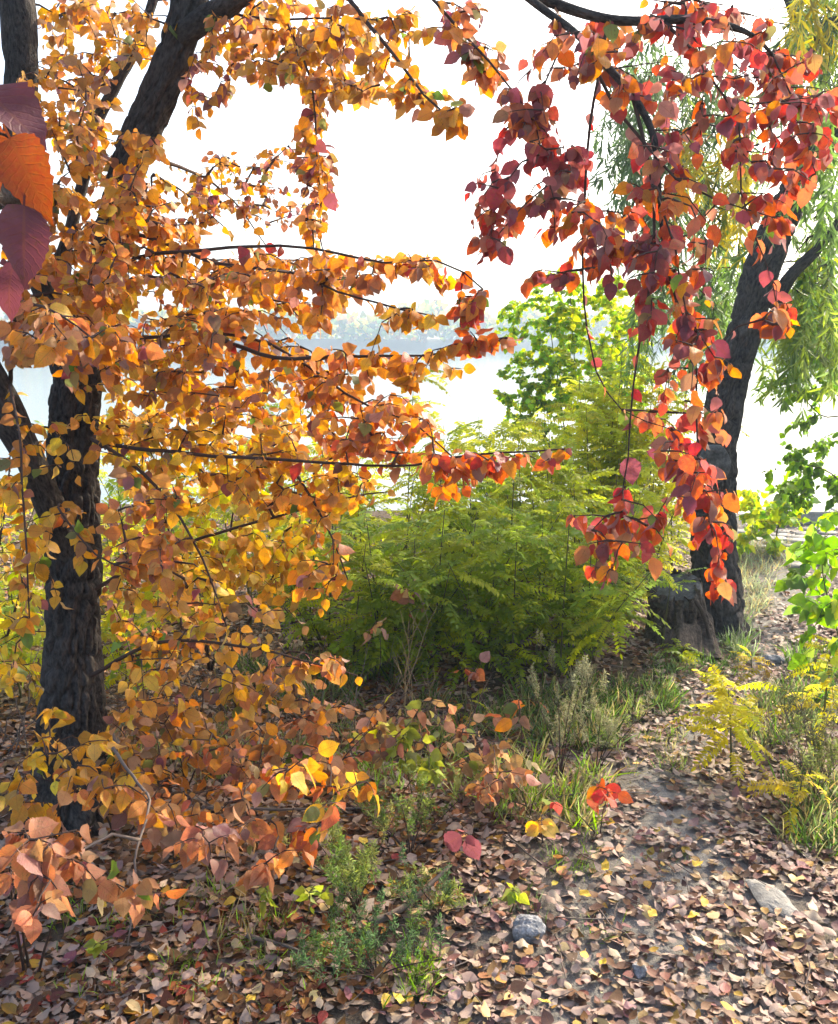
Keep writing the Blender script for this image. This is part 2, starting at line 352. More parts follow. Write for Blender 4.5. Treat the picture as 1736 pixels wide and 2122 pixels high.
class Leaves:
    def __init__(s): s.p = []; s.d = []; s.n = []; s.s = []; s.c = []
    def add(s, p, d, n, sc, c):
        s.p.append(np.atleast_2d(p)); s.d.append(np.atleast_2d(d)); s.n.append(np.atleast_2d(n)); s.s.append(np.atleast_1d(sc)); s.c.append(np.atleast_2d(c))
    def pack(s):
        s.p, s.d, s.n, s.s, s.c = (np.concatenate(q) for q in (s.p, s.d, s.n, s.s, s.c)); s.d = unit(s.d); s.n = unit(s.n - s.d * np.sum(s.n * s.d, 1, keepdims=True))
def mass_mesh(L, idx, templates, name, material, parent, kind='stuff'):
    if len(idx) == 0: return None
    which = rng.integers(0, len(templates), len(idx)); V = []; F = []; C = []; U = []; base = 0
    org = np.array(parent.location) if parent is not None else np.zeros(3)
    lt = []; ls = []
    for k, (tv, tf, tu) in enumerate(templates):
        ii = idx[which == k]
        if not len(ii): continue
        X = np.cross(L.d[ii], L.n[ii]); M = np.stack([X, L.d[ii], L.n[ii]], 2) * L.s[ii][:, None, None]
        v = np.einsum('nij,mj->nmi', M, tv) + L.p[ii][:, None]; nv = len(tv); V.append(v.reshape(-1, 3)); C.append(np.repeat(L.c[ii], nv, 0)); U.append(np.tile(tu, (len(ii), 1)))
        fl = np.concatenate([np.array(q) for q in tf]); sz = np.array([len(q) for q in tf])
        F.append((fl[None] + (base + np.arange(len(ii)) * nv)[:, None]).ravel()); ls.append(np.tile(sz, len(ii))); base += nv * len(ii)
    V = np.vstack(V) - org; F = np.concatenate(F); ls = np.concatenate(ls); C = np.vstack(C); U = np.vstack(U)
    me = bpy.data.meshes.new(name); me.vertices.add(len(V)); me.vertices.foreach_set('co', V.astype(np.float32).ravel())
    me.loops.add(len(F)); me.loops.foreach_set('vertex_index', F.astype(np.int32)); me.polygons.add(len(ls))
    me.polygons.foreach_set('loop_start', np.concatenate([[0], np.cumsum(ls)[:-1]]).astype(np.int32)); me.polygons.foreach_set('loop_total', ls.astype(np.int32))
    me.polygons.foreach_set('use_smooth', np.ones(len(ls), bool))
    at = me.attributes.new('tint', 'FLOAT_COLOR', 'POINT'); at.data.foreach_set('color', np.column_stack([C, np.ones(len(C))]).astype(np.float32).ravel())
    au = me.attributes.new('leaf_uv', 'FLOAT_VECTOR', 'POINT'); au.data.foreach_set('vector', U.astype(np.float32).ravel())
    me.update(calc_edges=True); me.materials.append(material)
    o = bpy.data.objects.new(name, me); COL.objects.link(o)
    if parent is not None: o.parent = parent
    if kind: o['kind'] = kind
    return o
_shared = {}
def shared_meshes(key, templates, material):
    if key not in _shared:
        ms = []
        for v, f, u in templates:
            mb = MB(); mb.add(v, f, leaf_uv=u); ms.append(mb.mesh(key, material))
        _shared[key] = ms
    return _shared[key]
def matrix_of(p, d, n, s):
    x = np.cross(d, n); return Matrix(((x[0] * s, d[0] * s, n[0] * s, p[0]), (x[1] * s, d[1] * s, n[1] * s, p[1]), (x[2] * s, d[2] * s, n[2] * s, p[2]), (0, 0, 0, 1)))
def place_leaves(L, root, key, hi, hi_mat, lo, lo_mat, n_single=300, name='leaf', mass='foliage'):
    L.pack(); org = np.array(root.location); x, y, d = to_px(L.p)
    vis = (x > -10) & (x < 1746) & (y > -10) & (y < 2132) & (d > .2)
    size = np.where(vis, L.s / np.maximum(d, .2), 0); order = np.argsort(-size); order = order[size[order] > 0][:n_single]
    ms = shared_meshes(key, hi, hi_mat)
    for i in order:
        o = bpy.data.objects.new(name, ms[rng.integers(0, len(ms))]); COL.objects.link(o); o.parent = root
        o.matrix_basis = matrix_of(L.p[i] - org, L.d[i], L.n[i], L.s[i]); o.color = (*L.c[i], 1)
    rest = np.setdiff1d(np.arange(len(L.p)), order)
    mass_mesh(L, rest, lo, mass, lo_mat, root)

# ------------------------------------------------------------------ branching
class Grown:
    def __init__(s): s.paths = []; s.base = []; s.kids = []; s.nodes = np.zeros((0, 3)); s.owner = np.zeros(0, int); s.pos = np.zeros(0, int)
    def add(s, pts, r0=None, r1=None, parent=-1):
        k = len(s.paths); s.paths.append(pts); s.base.append((r0, r1)); s.kids.append(0)
        s.nodes = np.vstack([s.nodes, pts]); s.owner = np.concatenate([s.owner, np.full(len(pts), k)])
        return k
def grow(base, targets, lift=.18, step=.06, below=.6, jitter=.012, skip=0, maxlen=9.):
    """base: [(pts, r0, r1)]; every target is reached by a twig from the nearest wood so far"""
    g = Grown(); par = []
    for pts, r0, r1 in base:
        q = resample(pts, step); g.add(q[skip if len(q) > skip + 2 else 0:], r0, r1); par.append(-1)
    targets = np.asarray(targets, float); dist = np.array([np.min(np.linalg.norm(g.nodes - t, axis=1)) for t in targets]); tips = []
    for ti in np.argsort(dist):
        t = targets[ti]; dv = t - g.nodes; m = np.linalg.norm(dv, axis=1) + below * np.maximum(dv[:, 2], 0)
        k = int(np.argmin(m)); s = g.nodes[k]; ln = np.linalg.norm(t - s)
        n = max(3, int(ln / step) + 1); u = np.linspace(0, 1, n)[:, None]
        hz = np.array([t[0] - s[0], t[1] - s[1], 0]); c = s + .55 * hz + np.array([0, 0, max(0, t[2] - s[2]) * .6 + lift * ln * rng.uniform(.3, 1.2)])
        q = (1 - u) ** 2 * s + 2 * u * (1 - u) * c + u * u * t
        q[1:-1] += rng.normal(size=(n - 2, 3)) * jitter * min(1, ln * 2)
        o = int(g.owner[k]); kk = g.add(q); par.append(o); tips.append((kk, ti))
    cnt = np.zeros(len(g.paths))
    for k in range(len(g.paths) - 1, -1, -1):
        cnt[k] += 1
        if par[k] >= 0: cnt[par[k]] += cnt[k]
    return g, cnt, tips, par
def twigs(g, cnt, root, material, nb, name='twigs', r0=.0011, k=.0011, sides=4, branch_name='branch', bmat=None):
    mb = MB()
    for i, q in enumerate(g.paths):
        if i < nb: continue
        a = r0 + k * math.sqrt(cnt[i]); tube(mb, q, np.linspace(a, r0 * .8, len(q)), 5 if a > .004 else sides, False)
    if mb.n: mb.build(name, material, root, 'stuff')
    for i in range(nb):
        a, b = g.base[i]
        if a is None or a <= 0: continue
        m2 = MB(); q = g.paths[i]; q = q + rng.normal(size=q.shape) * .15 * a * (np.linspace(0, 1, len(q))[:, None] > .02)
        tube(m2, q, np.linspace(a, b, len(q)), 9); m2.build(branch_name, bmat or material, root)
def ell(cx, cy, rx, ry, d0, d1, n):
    a = rng.uniform(0, 2 * np.pi, n); r = np.sqrt(rng.uniform(0, 1, n)); return PV(np.stack([cx + rx * r * np.cos(a), cy + ry * r * np.sin(a), rng.uniform(d0, d1, n)], 1))
def leafy_twig(L, q, n, size, pal, span=.24, droop=.7, facing=.35):
    """n leaves alternating along the last stretch of twig q"""
    Ln = np.concatenate([[0], np.cumsum(np.linalg.norm(np.diff(q, axis=0), axis=1))]); tot = Ln[-1]; sp_ = min(span, tot)
    at = tot - sp_ * np.linspace(0, 1, n) ** 1.1; t = unit(q[-1] - q[max(0, len(q) - 3)])
    pos = np.stack([np.interp(at, Ln, q[:, i]) for i in range(3)], 1); h = unit(np.cross(t, [0, 0, 1.0]) + 1e-4)
    sg = np.where(np.arange(n) % 2, 1., -1.)[:, None]
    d = .45 * t + .75 * sg * h + np.array([0, 0, -droop]) * rng.uniform(.5, 1.5, (n, 1)) + .35 * rng.normal(size=(n, 3)); d[0] = t + [0, 0, -droop * .7] + .3 * rng.normal(size=3); d = unit(d)
    nn = np.array([.15, -facing, .5]) + .75 * rng.normal(size=(n, 3)) * np.array([1, 1, .6])
    s = size * np.clip(rng.normal(1, .26, n), .45, 1.6); col = pick(pal, n)
    if pal[0] in 'AOSVRPT': odd = rng.uniform(size=n) < .13; col[odd] = pick('mPTSmu', n)[odd]
    L.add(pos + d * s[:, None] * .12, d, nn, s, col)
    return pos

# ================================================================== GROUND, WATER, FAR SHORE
def sheet(xs, ys, name, material):
    X, Y = np.meshgrid(xs, ys); xy = np.stack([X.ravel(), Y.ravel()], 1); z = gh(xy); nx = len(xs)
    tr = np.clip(1.25 - path_d(xy), 0, 1) * (xy[:, 1] < 9.6)
    far = np.clip((xy[:, 1] - 6.2) / 1.5, 0, 1) * np.clip((xy[:, 0] - 1.2) / 1, 0, 1); tr = np.maximum(tr, .8 * far)
    mb = MB(); f = [(j * nx + i, j * nx + i + 1, (j + 1) * nx + i + 1, (j + 1) * nx + i) for j in range(len(ys) - 1) for i in range(nx - 1)]
    mb.add(np.column_stack([xy, z]), f); o = mb.build(name, material, None, 'structure')
    at = o.data.attributes.new('trodden', 'FLOAT', 'POINT'); at.data.foreach_set('value', tr.astype(np.float32)); return o
xs = np.concatenate([[-600, -200, -90, -40, -20, -12, -8], np.arange(-6, 6.01, .07), [8, 12, 20, 40, 90, 200, 600]])
ys = np.concatenate([[-60, -20, -8, -3], np.arange(-1, 11.01, .07), [13, 20, 40, 80, 140, 185, 190, 194, 198, 202, 206, 215, 240, 320, 450]])
sheet(xs, ys, 'ground', GROUND)
mb = MB(); mb.add([[-599, 9, -1.25], [599, 9, -1.25], [599, 300, -1.25], [-599, 300, -1.25]], [(0, 1, 2, 3)]); mb.build('river_water', WATER, None, 'structure')

# far-off wood on the other bank
L = Leaves(); n = 14000
gx = rng.uniform(-260, 260, n); grp = np.floor(gx / 5.5); hgt = 6.5 + 2.6 * _hash(grp.astype(int), np.zeros(n, int), np.zeros(n, int), 4) + 1.8 * vnoise(np.stack([gx * .04, 0 * gx, 0 * gx], 1), 8)
cxg = (grp + .5) * 5.5; fz = rng.uniform(0, 1, n) ** .8; halfw = 3.4 * np.sqrt(np.clip(1 - (2 * fz - .9) ** 2 * .8, .05, 1)); gx2 = cxg + (gx - cxg) / 2.75 * halfw
pp = np.stack([gx2, 203 + rng.uniform(-3, 5, n), 1.2 + fz * hgt], 1)
cc = pick('GdgAyb', n, .2); L.add(pp, rng.normal(size=(n, 3)), rng.normal(size=(n, 3)) + [0, -1, .3], rng.uniform(1.2, 2.4, n), cc); L.pack()
tl = mass_mesh(L, np.arange(n), T_POP, 'far_wood', GRNN, None); tl['label'] = 'hazy far wood along the opposite bank of the river'

# concrete kerb at the water's edge and the paved strip before it
k0 = thing('concrete_kerb', 'grey concrete kerb along the edge of the water on the right', 'kerb', onground(3.1, 8.05))
for i in range(5):
    mb = MB(); x0 = 3.05 + i * .62; x1 = x0 + .608; y0 = 8.0 + .012 * rng.normal(); h = .105 + .006 * rng.normal()
    q = [(x0, y0, -.2), (x1, y0, -.2), (x1, y0 + .26, -.2), (x0, y0 + .26, -.2)]; e = .012
    v = q + [(x0, y0, h - e), (x1, y0, h - e), (x1, y0 + .26, h - e), (x0, y0 + .26, h - e)] + [(x0 + e, y0 + e, h), (x1 - e, y0 + e, h), (x1 - e, y0 + .26 - e, h), (x0 + e, y0 + .26 - e, h)]
    f = [(0, 1, 5, 4), (1, 2, 6, 5), (2, 3, 7, 6), (3, 0, 4, 7), (4, 5, 9, 8), (5, 6, 10, 9), (6, 7, 11, 10), (7, 4, 8, 11), (8, 9, 10, 11)]
    mb.add(v, f); mb.build('kerb_stone', CONC, k0, smooth=False)
pv = empty('paved_strip', onground(3.4, 7.4)); pv['kind'] = 'structure'
for j in range(9):
    for i in range(11):
        x0 = 2.75 + i * .2 + (j % 2) * .1 + .01 * rng.normal(); y0 = 6.55 + j * .155 + .008 * rng.normal(); a, b_ = .088 + .006 * rng.normal(), .066 + .005 * rng.normal(); z = float(gh([[x0, y0]])[0]); h = z + .018 + .006 * rng.normal()
        mb = MB(); t = R(rng.normal() * 3); o8 = np.array([(-a, -b_ * .7), (-a * .75, -b_), (a * .75, -b_), (a, -b_ * .7), (a, b_ * .7), (a * .75, b_), (-a * .75, b_), (-a, b_ * .7)])
        o8 = o8 @ np.array([[math.cos(t), -math.sin(t)], [math.sin(t), math.cos(t)]]) + [x0, y0]; tp = (o8 - [x0, y0]) * .86 + [x0, y0]
        mb.add(np.vstack([np.column_stack([o8, np.full(8, z - .05)]), np.column_stack([o8, np.full(8, h - .012)]), np.column_stack([tp, np.full(8, h)])]),
               [(k, (k + 1) % 8, 8 + (k + 1) % 8, 8 + k) for k in range(8)] + [(8 + k, 8 + (k + 1) % 8, 16 + (k + 1) % 8, 16 + k) for k in range(8)] + [tuple(range(16, 24))])
        mb.build('paving_stone', SLAB, pv)

# ================================================================== LEFT TREE
tree = thing('orange_leaved_tree', 'dark-trunked tree on the left under orange and yellow leaves', 'tree', G(150, 1660))
trunk_px = [(152, 1700, 3.14, .115), (148, 1600, 3.14, .112), (148, 1500, 3.14, .102), (150, 1320, 3.14, .09), (152, 1150, 3.14, .093), (150, 960, 3.14, .082), (160, 800, 3.13, .077), (188, 690, 3.12, .064), (215, 560, 3.1, .062), (245, 430, 3.08, .06), (285, 300, 3.05, .064), (330, 190, 3.0, .06), (365, 90, 2.95, .056), (392, 0, 2.9, .055), (410, -120, 2.85, .05), (420, -300, 2.8, .045)]
tp = np.array(trunk_px); tpts = PV(tp[:, :3]); tpts[0] = [tpts[0][0], tpts[0][1], -.12]
mb = MB(); bark_tube(mb, tpts, tp[:, 3], 150, .010, .24, 44, 3, flare=(.1, 5, .6, .2)); mb.build('trunk', BARK, tree)
def limb(root, px, name='limb', material=BARK, sides=40, seed=5, ridge=.16, step=.02, freq=34):
    a = np.array(px); mb = MB(); pts = PV(a[:, :3]); bark_tube(mb, pts, a[:, 3], sides, step, ridge, freq, seed); mb.build(name, material, root); return resample(pts, .06)
limbs = [
    [(150, 1160, 3.12, .056), (105, 1050, 3.0, .05), (60, 950, 2.9, .046), (10, 850, 2.85, .055), (-60, 700, 2.8, .05), (-120, 500, 2.8, .045)],
    [(150, 800, 3.16, .06), (118, 690, 3.22, .045), (100, 590, 3.25, .034), (127, 530, 3.27, .026), (150, 460, 3.27, .024), (170, 380, 3.27, .023), (196, 265, 3.27, .022), (242, 172, 3.27, .021), (290, 80, 3.25, .019), (330, -40, 3.2, .016)],
    [(105, 640, 3.22, .04), (60, 500, 3.1, .045), (38, 330, 3.0, .05), (45, 180, 2.95, .052), (42, 60, 2.9, .054), (30, -60, 2.85, .05), (10, -250, 2.8, .045)],
    [(380, 70, 2.92, .04), (430, 35, 2.85, .036), (480, 5, 2.75, .034), (560, -60, 2.6, .03), (680, -190, 2.4, .026)],
    [(60, 480, 3.1, .035), (20, 415, 2.7, .036), (-40, 400, 2.4, .035), (-120, 330, 2.2, .03)],
]
LB = [limb(tree, q, seed=20 + i) for i, q in enumerate(limbs)]
br_px = [
    [(455, 25, 2.8), (560, 40, 2.75), (690, 37, 2.7), (780, 42, 2.6)],
    [(570, -20, 2.65), (600, 60, 2.7), (645, 170, 2.75), (655, 300, 2.8), (663, 400, 2.85)],
    [(680, -60, 2.5), (740, 20, 2.45), (820, 120, 2.4), (880, 200, 2.35), (950, 255, 2.3)],
    [(860, -40, 2.35), (905, 5, 2.35), (955, 65, 2.35), (1015, 130, 2.3), (1060, 185, 2.3), (1110, 255, 2.3)],
    [(335, 331, 3.05), (435, 375, 3.4), (500, 435, 3.6), (530, 480, 3.7), (560, 520, 3.8)],
    [(320, 362, 3.05), (385, 402, 3.3), (470, 475, 3.5)],
    [(230, 560, 3.08), (300, 530, 2.9), (378, 522, 2.75), (580, 508, 2.55), (700, 525, 2.5), (800, 545, 2.45), (905, 540, 2.4), (960, 565, 2.35), (1000, 600, 2.3)],
    [(240, 470, 3.08), (330, 500, 2.9), (450, 545, 2.7), (600, 565, 2.55), (700, 605, 2.45), (830, 640, 2.4), (900, 655, 2.35)],
    [(190, 700, 3.1), (300, 700, 2.9), (450, 690, 2.8), (567, 716, 2.7), (625, 750, 2.65), (714, 815, 2.6), (773, 846, 2.55), (858, 877, 2.5), (910, 922, 2.45), (944, 952, 2.4)],
    [(450, 700, 2.8), (567, 742, 2.6), (704, 738, 2.5), (876, 736, 2.4), (961, 726, 2.35), (1050, 700, 2.3)],
    [(175, 930, 3.1), (235, 923, 3.0), (285, 930, 2.9), (370, 937, 2.8), (470, 947, 2.7), (553, 950, 2.6), (756, 963, 2.45), (858, 964, 2.35), (972, 942, 2.25), (1100, 935, 2.2), (1170, 930, 2.18)],
    [(180, 1230, 3.1), (300, 1160, 3.2), (400, 1120, 3.2), (567, 1072, 3.0), (704, 1035, 2.8), (800, 1020, 2.7)],
    [(190, 910, 3.05), (270, 960, 2.8), (350, 1040, 2.7), (420, 1160, 2.6), (470, 1300, 2.6)],
    [(170, 1060, 3.05), (120, 1050, 2.7), (200, 1150, 2.5), (270, 1180, 2.4)],
    [(20, 800, 2.8), (40, 900, 2.5), (45, 1000, 2.4), (55, 1150, 2.35), (60, 1280, 2.35)],
    [(600, 960, 2.6), (650, 1040, 2.6), (690, 1120, 2.6), (720, 1200, 2.6)],
    [(190, 1400, 3.05), (330, 1330, 2.9), (500, 1340, 2.8), (620, 1365, 2.7), (740, 1400, 2.6)],
    [(20, 800, 2.9), (40, 650, 2.4), (100, 640, 2.1), (190, 700, 2.0)],
]
def nearby_radius(px, a): return a
base = []
for i, q in enumerate(br_px): base.append((PV(q), .0072 if i not in (0, 1, 3, 5, 13, 14, 15) else .0045, .002))
base += [(tpts[4:], 0, 0)] + [(q, 0, 0) for q in LB]
spec = [
    (220, 60, 140, 80, 2.8, 3.6, 22, "AAOTO"), (245, 470, 50, 100, 2.5, 2.9, 11, "OAYS"), (205, 600, 70, 70, 2.45, 2.85, 14, "OSAY"), (330, 780, 110, 60, 2.5, 3.2, 18, "OASY"), (60, 560, 60, 80, 2.4, 2.8, 12, "OAS"), (420, 680, 90, 50, 2.6, 3.2, 14, "OAS"), (170, 710, 80, 45, 2.3, 2.7, 10, "OSA"), (290, 300, 40, 60, 2.6, 2.85, 6, "OA"), (150, 880, 60, 150, 2.4, 2.9, 12, "OAY"), (130, 1200, 60, 130, 2.4, 2.8, 8, "OAY"), (200, 540, 90, 90, 2.4, 2.85, 14, "OAS"), (120, 200, 110, 90, 2.6, 3.6, 26, "OAAST"), (430, 190, 50, 90, 2.6, 3.2, 9, "OOAP"),
    (560, 80, 140, 90, 2.6, 3.3, 32, "AAOS"), (700, 130, 120, 80, 2.5, 3.2, 34, "AAOT"), (860, 190, 60, 55, 2.35, 2.7, 9, "AAOO"), (935, 240, 40, 26, 2.25, 2.4, 5, "AOO"),
    (760, 60, 130, 60, 2.4, 2.9, 12, "AOAS"), (960, 60, 60, 60, 2.3, 2.6, 7, "PSO"), (1005, 140, 45, 45, 2.25, 2.5, 7, "SPO"), (1075, 230, 40, 45, 2.25, 2.4, 6, "PSV"),
    (220, 340, 130, 100, 2.6, 3.5, 22, "OAAS"), (100, 480, 100, 90, 2.5, 3.4, 18, "OATO"), (650, 330, 35, 150, 2.7, 3.2, 18, "AOOP"), (590, 400, 110, 100, 3.5, 4.3, 20, "OPSO"),
    (470, 380, 90, 70, 3.3, 4.0, 16, "OPAO"), (320, 490, 100, 90, 2.8, 3.5, 26, "OOAS"), (400, 430, 60, 60, 3.2, 3.8, 9, "OPA"),
    (560, 600, 190, 85, 2.4, 3.4, 52, "OOAS"), (850, 560, 130, 35, 2.3, 2.7, 12, "OAOS"), (840, 650, 60, 20, 2.3, 2.5, 5, "YAO"), (970, 630, 22, 65, 2.25, 2.4, 6, "VOR"),
    (300, 650, 180, 120, 2.6, 3.6, 46, "OASY"), (90, 690, 100, 80, 1.8, 2.6, 16, "OST"), (230, 720, 80, 60, 2.0, 2.5, 10, "OSO"), (540, 790, 200, 105, 2.5, 3.6, 62, "OSAO"), (740, 770, 120, 60, 2.4, 2.9, 15, "OSO"),
    (860, 755, 110, 40, 2.25, 2.6, 9, "OOA"), (990, 715, 60, 12, 2.28, 2.4, 5, "OV"), (780, 890, 150, 60, 2.3, 3.0, 27, "OSVO"), (1000, 955, 160, 25, 2.15, 2.4, 11, "VVRO"), (930, 985, 60, 40, 2.2, 2.5, 6, "VO"),
    (430, 920, 230, 90, 2.7, 3.6, 52, "AYOY"), (620, 1000, 150, 70, 2.5, 3.2, 30, "AOOY"), (300, 1080, 90, 130, 2.2, 2.9, 20, "SSOA"), (50, 1050, 60, 200, 2.3, 2.7, 12, "OYA"),
    (350, 1250, 140, 90, 2.6, 3.3, 24, "AOTY"), (670, 1170, 60, 90, 2.5, 2.8, 11, "OOA"), (500, 1310, 140, 60, 2.7, 3.3, 12, "ATY"), (320, 1420, 100, 90, 2.5, 3.1, 10, "AOY"), (640, 1385, 110, 30, 2.55, 2.9, 8, "STA"), (55, 1330, 60, 100, 2.3, 2.7, 6, "AY"),
]
TG, TP = [], []
for s_ in spec:
    t = ell(*s_[:6], int(s_[6] * (2.2 if s_[6] > 14 else 1.5) * (1.4 if s_[1] < 760 and s_[0] < 420 else (1.15 if s_[1] < 700 else 1.0)))); x, y, d = to_px(t); keep = ~((x > 80) & (x < 212) & (y > 740) & (y < 1640) & (d < 3.2) & (rng.uniform(size=len(x)) > .45)); t = t[keep]; TG.append(t); TP += [s_[7]] * len(t)
TG = np.vstack(TG); g, cnt, tips, par = grow(base, TG, lift=.16)
twigs(g, cnt, tree, TWIG, len(br_px)); L = Leaves()
for kk, ti in tips:
    q = g.paths[kk]; small = TG[ti][1] > 3.5; leafy_twig(L, q, int(rng.integers(4, 9)), .037 if not small else .031, TP[ti], span=.46)
for i in range(len(br_px)):                                    # leaves right along the branches too
    q = g.paths[i]; x, y, d = to_px(q[-1]); pl = 'VRO' if x[0] > 960 and y[0] > 500 else 'OAO'
    leafy_twig(L, q, 16, .04, pl, span=.9)
place_leaves(L, tree, 'leaf', T_ELM_HI, LEAF1, T_ELM, LEAFN)

# yellow shrub behind the trunk
def shrub(name, label, cat, base_px, stems, spec, size, per, pal_mat='autumn', lift=.15, twig_mat=TWIG, span=.24, group=None, r0=.008, n_single=300, droop=.7, jit=.012, dense=1.):
    b0 = G(*base_px); root = thing(name, label, cat, b0, group); bs = []
    for st in stems:
        pts = PV(st); pts = np.vstack([b0 + [rng.normal() * .02, rng.normal() * .02, -.03], pts]); bs.append((pts, r0, r0 * .3))
    TG, TP = [], []
    for s_ in spec: t = ell(*s_[:6], max(1, int(s_[6] * dense))); TG.append(t); TP += [s_[7]] * len(t)
    TG = np.vstack(TG); TG[:, 2] = np.maximum(TG[:, 2], gh(TG[:, :2]) + .05); g, cnt, tips, par = grow(bs, TG, lift=lift, jitter=jit); twigs(g, cnt, root, twig_mat, len(bs), k=.0009, branch_name='stem'); L = Leaves()
    for kk, ti in tips: leafy_twig(L, g.paths[kk], max(2, int(rng.normal(per, per * .25))), size, TP[ti], span=span, droop=droop)
    if pal_mat == 'autumn': place_leaves(L, root, 'leaf', T_ELM_HI, LEAF1, T_ELM, LEAFN, n_single)
    else: place_leaves(L, root, 'poplar_leaf', T_POP_HI, GRN1, T_POP, GRNN, n_single)
    return root
shrub('yellow_leaved_shrub', 'yellow-leaved shrub filling the gap behind the dark left trunk', 'shrub', (430, 1385),
      [[(400, 1250, 4.3), (350, 1100, 4.2), (300, 950, 4.1)], [(470, 1250, 4.2), (480, 1080, 4.1), (520, 930, 4.0)], [(520, 1280, 4.2), (590, 1150, 4.0), (660, 1060, 3.8)], [(420, 1280, 4.1), (360, 1200, 3.9), (280, 1130, 3.8)]],
      [(300, 830, 170, 70, 3.6, 4.3, 18, "YAO"), (520, 850, 120, 60, 3.6, 4.2, 10, "YAO"), (420, 960, 200, 90, 3.7, 4.5, 36, "YYA"), (470, 1110, 200, 110, 3.4, 4.3, 60, "YYAy"), (560, 1180, 130, 80, 3.4, 4.0, 18, "YAA"), (350, 1230, 150, 70, 3.5, 4.2, 18, "YyA")], .045, 8, dense=2.2)
shrub('yellow_leaved_shrub', 'yellow-leaved shrub at the left edge behind the dark trunk', 'shrub', (-30, 1420), [[(-20, 1250, 4.0), (10, 1050, 3.9), (30, 850, 3.8)], [(20, 1300, 3.9), (60, 1150, 3.8), (90, 1000, 3.7)]], [(20, 900, 110, 120, 3.5, 4.2, 30, 'YAO'), (30, 1150, 110, 140, 3.5, 4.2, 34, 'YyA'), (40, 1370, 100, 80, 3.4, 4.0, 14, 'YAy')], .045, 7)
shrub('tan_leaved_shrub', 'low brownish shrub with drying tan leaves right of the left trunk', 'shrub', (500, 1480),
      [[(480, 1400, 3.4), (430, 1360, 3.3)], [(540, 1400, 3.4), (600, 1350, 3.3), (690, 1370, 3.2)], [(500, 1420, 3.3), (420, 1430, 3.2)]],
      [(420, 1440, 150, 60, 3.0, 3.6, 16, "TAYb"), (560, 1420, 130, 60, 3.0, 3.6, 16, "TYAb"), (640, 1480, 120, 50, 2.9, 3.3, 8, "TbS"), (330, 1500, 120, 50, 2.9, 3.3, 8, "ATb")], .043, 5, dense=1.7)
shrub('pink_leaved_shrub', 'low shrub with dull pink leaves in the bottom left corner', 'shrub', (60, 2000),
      [[(40, 1850, 1.8), (90, 1780, 1.75), (150, 1780, 1.75)], [(20, 1800, 1.7), (60, 1740, 1.65), (160, 1720, 1.7)], [(120, 1900, 1.8), (220, 1820, 1.85), (300, 1860, 1.8)]],
      [(90, 1760, 110, 60, 1.6, 1.95, 10, "SSTm"), (240, 1850, 110, 50, 1.65, 1.95, 6, "STS"), (60, 1850, 70, 50, 1.5, 1.8, 5, "SSm")], .043, 6, dense=1.4, r0=.004)
shrub('orange_leaved_shrub', 'low spray of orange and salmon leaves at the foot of the left trunk', 'shrub', (250, 1720),
      [[(275, 1640, 2.6), (300, 1600, 2.6)], [(200, 1660, 2.5), (110, 1620, 2.5), (40, 1600, 2.45)], [(330, 1670, 2.6), (430, 1640, 2.6), (520, 1620, 2.6)]],
      [(140, 1640, 130, 60, 2.3, 2.7, 12, "OASY"), (290, 1640, 110, 60, 2.3, 2.8, 10, "OAS"), (430, 1680, 140, 60, 2.2, 2.7, 12, "SOT"), (110, 1520, 80, 60, 2.5, 2.75, 7, "YA"), (230, 1560, 60, 60, 2.5, 2.8, 6, "YA"), (420, 1720, 150, 40, 2.35, 2.6, 10, "STm")], .045, 5, r0=.004, dense=1.6)
shrub('salmon_leaved_shrub', 'small shrub with salmon and yellow leaves in the litter, left of the feathery weeds', 'shrub', (600, 1790),
      [[(600, 1700, 2.45), (620, 1640, 2.4)], [(560, 1700, 2.4), (480, 1720, 2.3), (400, 1730, 2.25)], [(640, 1700, 2.4), (700, 1640, 2.45), (760, 1620, 2.5)]],
      [(640, 1620, 110, 60, 2.2, 2.6, 12, "OSYV"), (480, 1760, 120, 60, 2.0, 2.3, 9, "SSm"), (750, 1620, 60, 30, 2.4, 2.6, 3, "YO"), (620, 1720, 60, 50, 2.2, 2.4, 5, "SVO")], .046, 4, r0=.003, dense=1.6)

shrub('amber_leaved_shrub', 'low tangle of amber and brown leaves right of the left trunk foot', 'shrub', (380, 1640), [[(370, 1560, 2.9), (340, 1500, 2.9)], [(420, 1570, 2.9), (480, 1510, 2.9)], [(350, 1600, 2.8), (270, 1570, 2.8)]],
      [(380, 1510, 190, 70, 2.7, 3.3, 26, 'OATb'), (480, 1590, 150, 50, 2.6, 3.0, 14, 'OTSb'), (300, 1590, 100, 40, 2.6, 2.9, 8, 'AOb')], .042, 6, r0=.004, dense=1.5)
shrub('russet_leaved_shrub', 'low tangle of russet and tan leaves before the ferny thicket', 'shrub', (690, 1620), [[(680, 1550, 3.0), (650, 1480, 3.0)], [(720, 1560, 3.0), (780, 1500, 3.0)], [(660, 1580, 2.9), (590, 1540, 2.9)]],
      [(690, 1520, 150, 60, 2.8, 3.3, 18, 'TOSb'), (620, 1580, 110, 40, 2.7, 3.0, 10, 'TbS'), (790, 1500, 90, 50, 2.9, 3.3, 8, 'Tby')], .042, 5, r0=.004, dense=1.4)
shrub('tan_leaved_shrub', 'low tan and yellowish leafy tangle at the foot of the straw-coloured stems', 'shrub', (890, 1610), [[(880, 1540, 3.1), (860, 1490, 3.1)], [(910, 1550, 3.1), (960, 1510, 3.1)]], [(880, 1500, 130, 50, 2.9, 3.4, 16, 'TbSv'), (980, 1570, 90, 40, 2.8, 3.2, 9, 'Tbv')], .04, 5, r0=.003, dense=1.3)
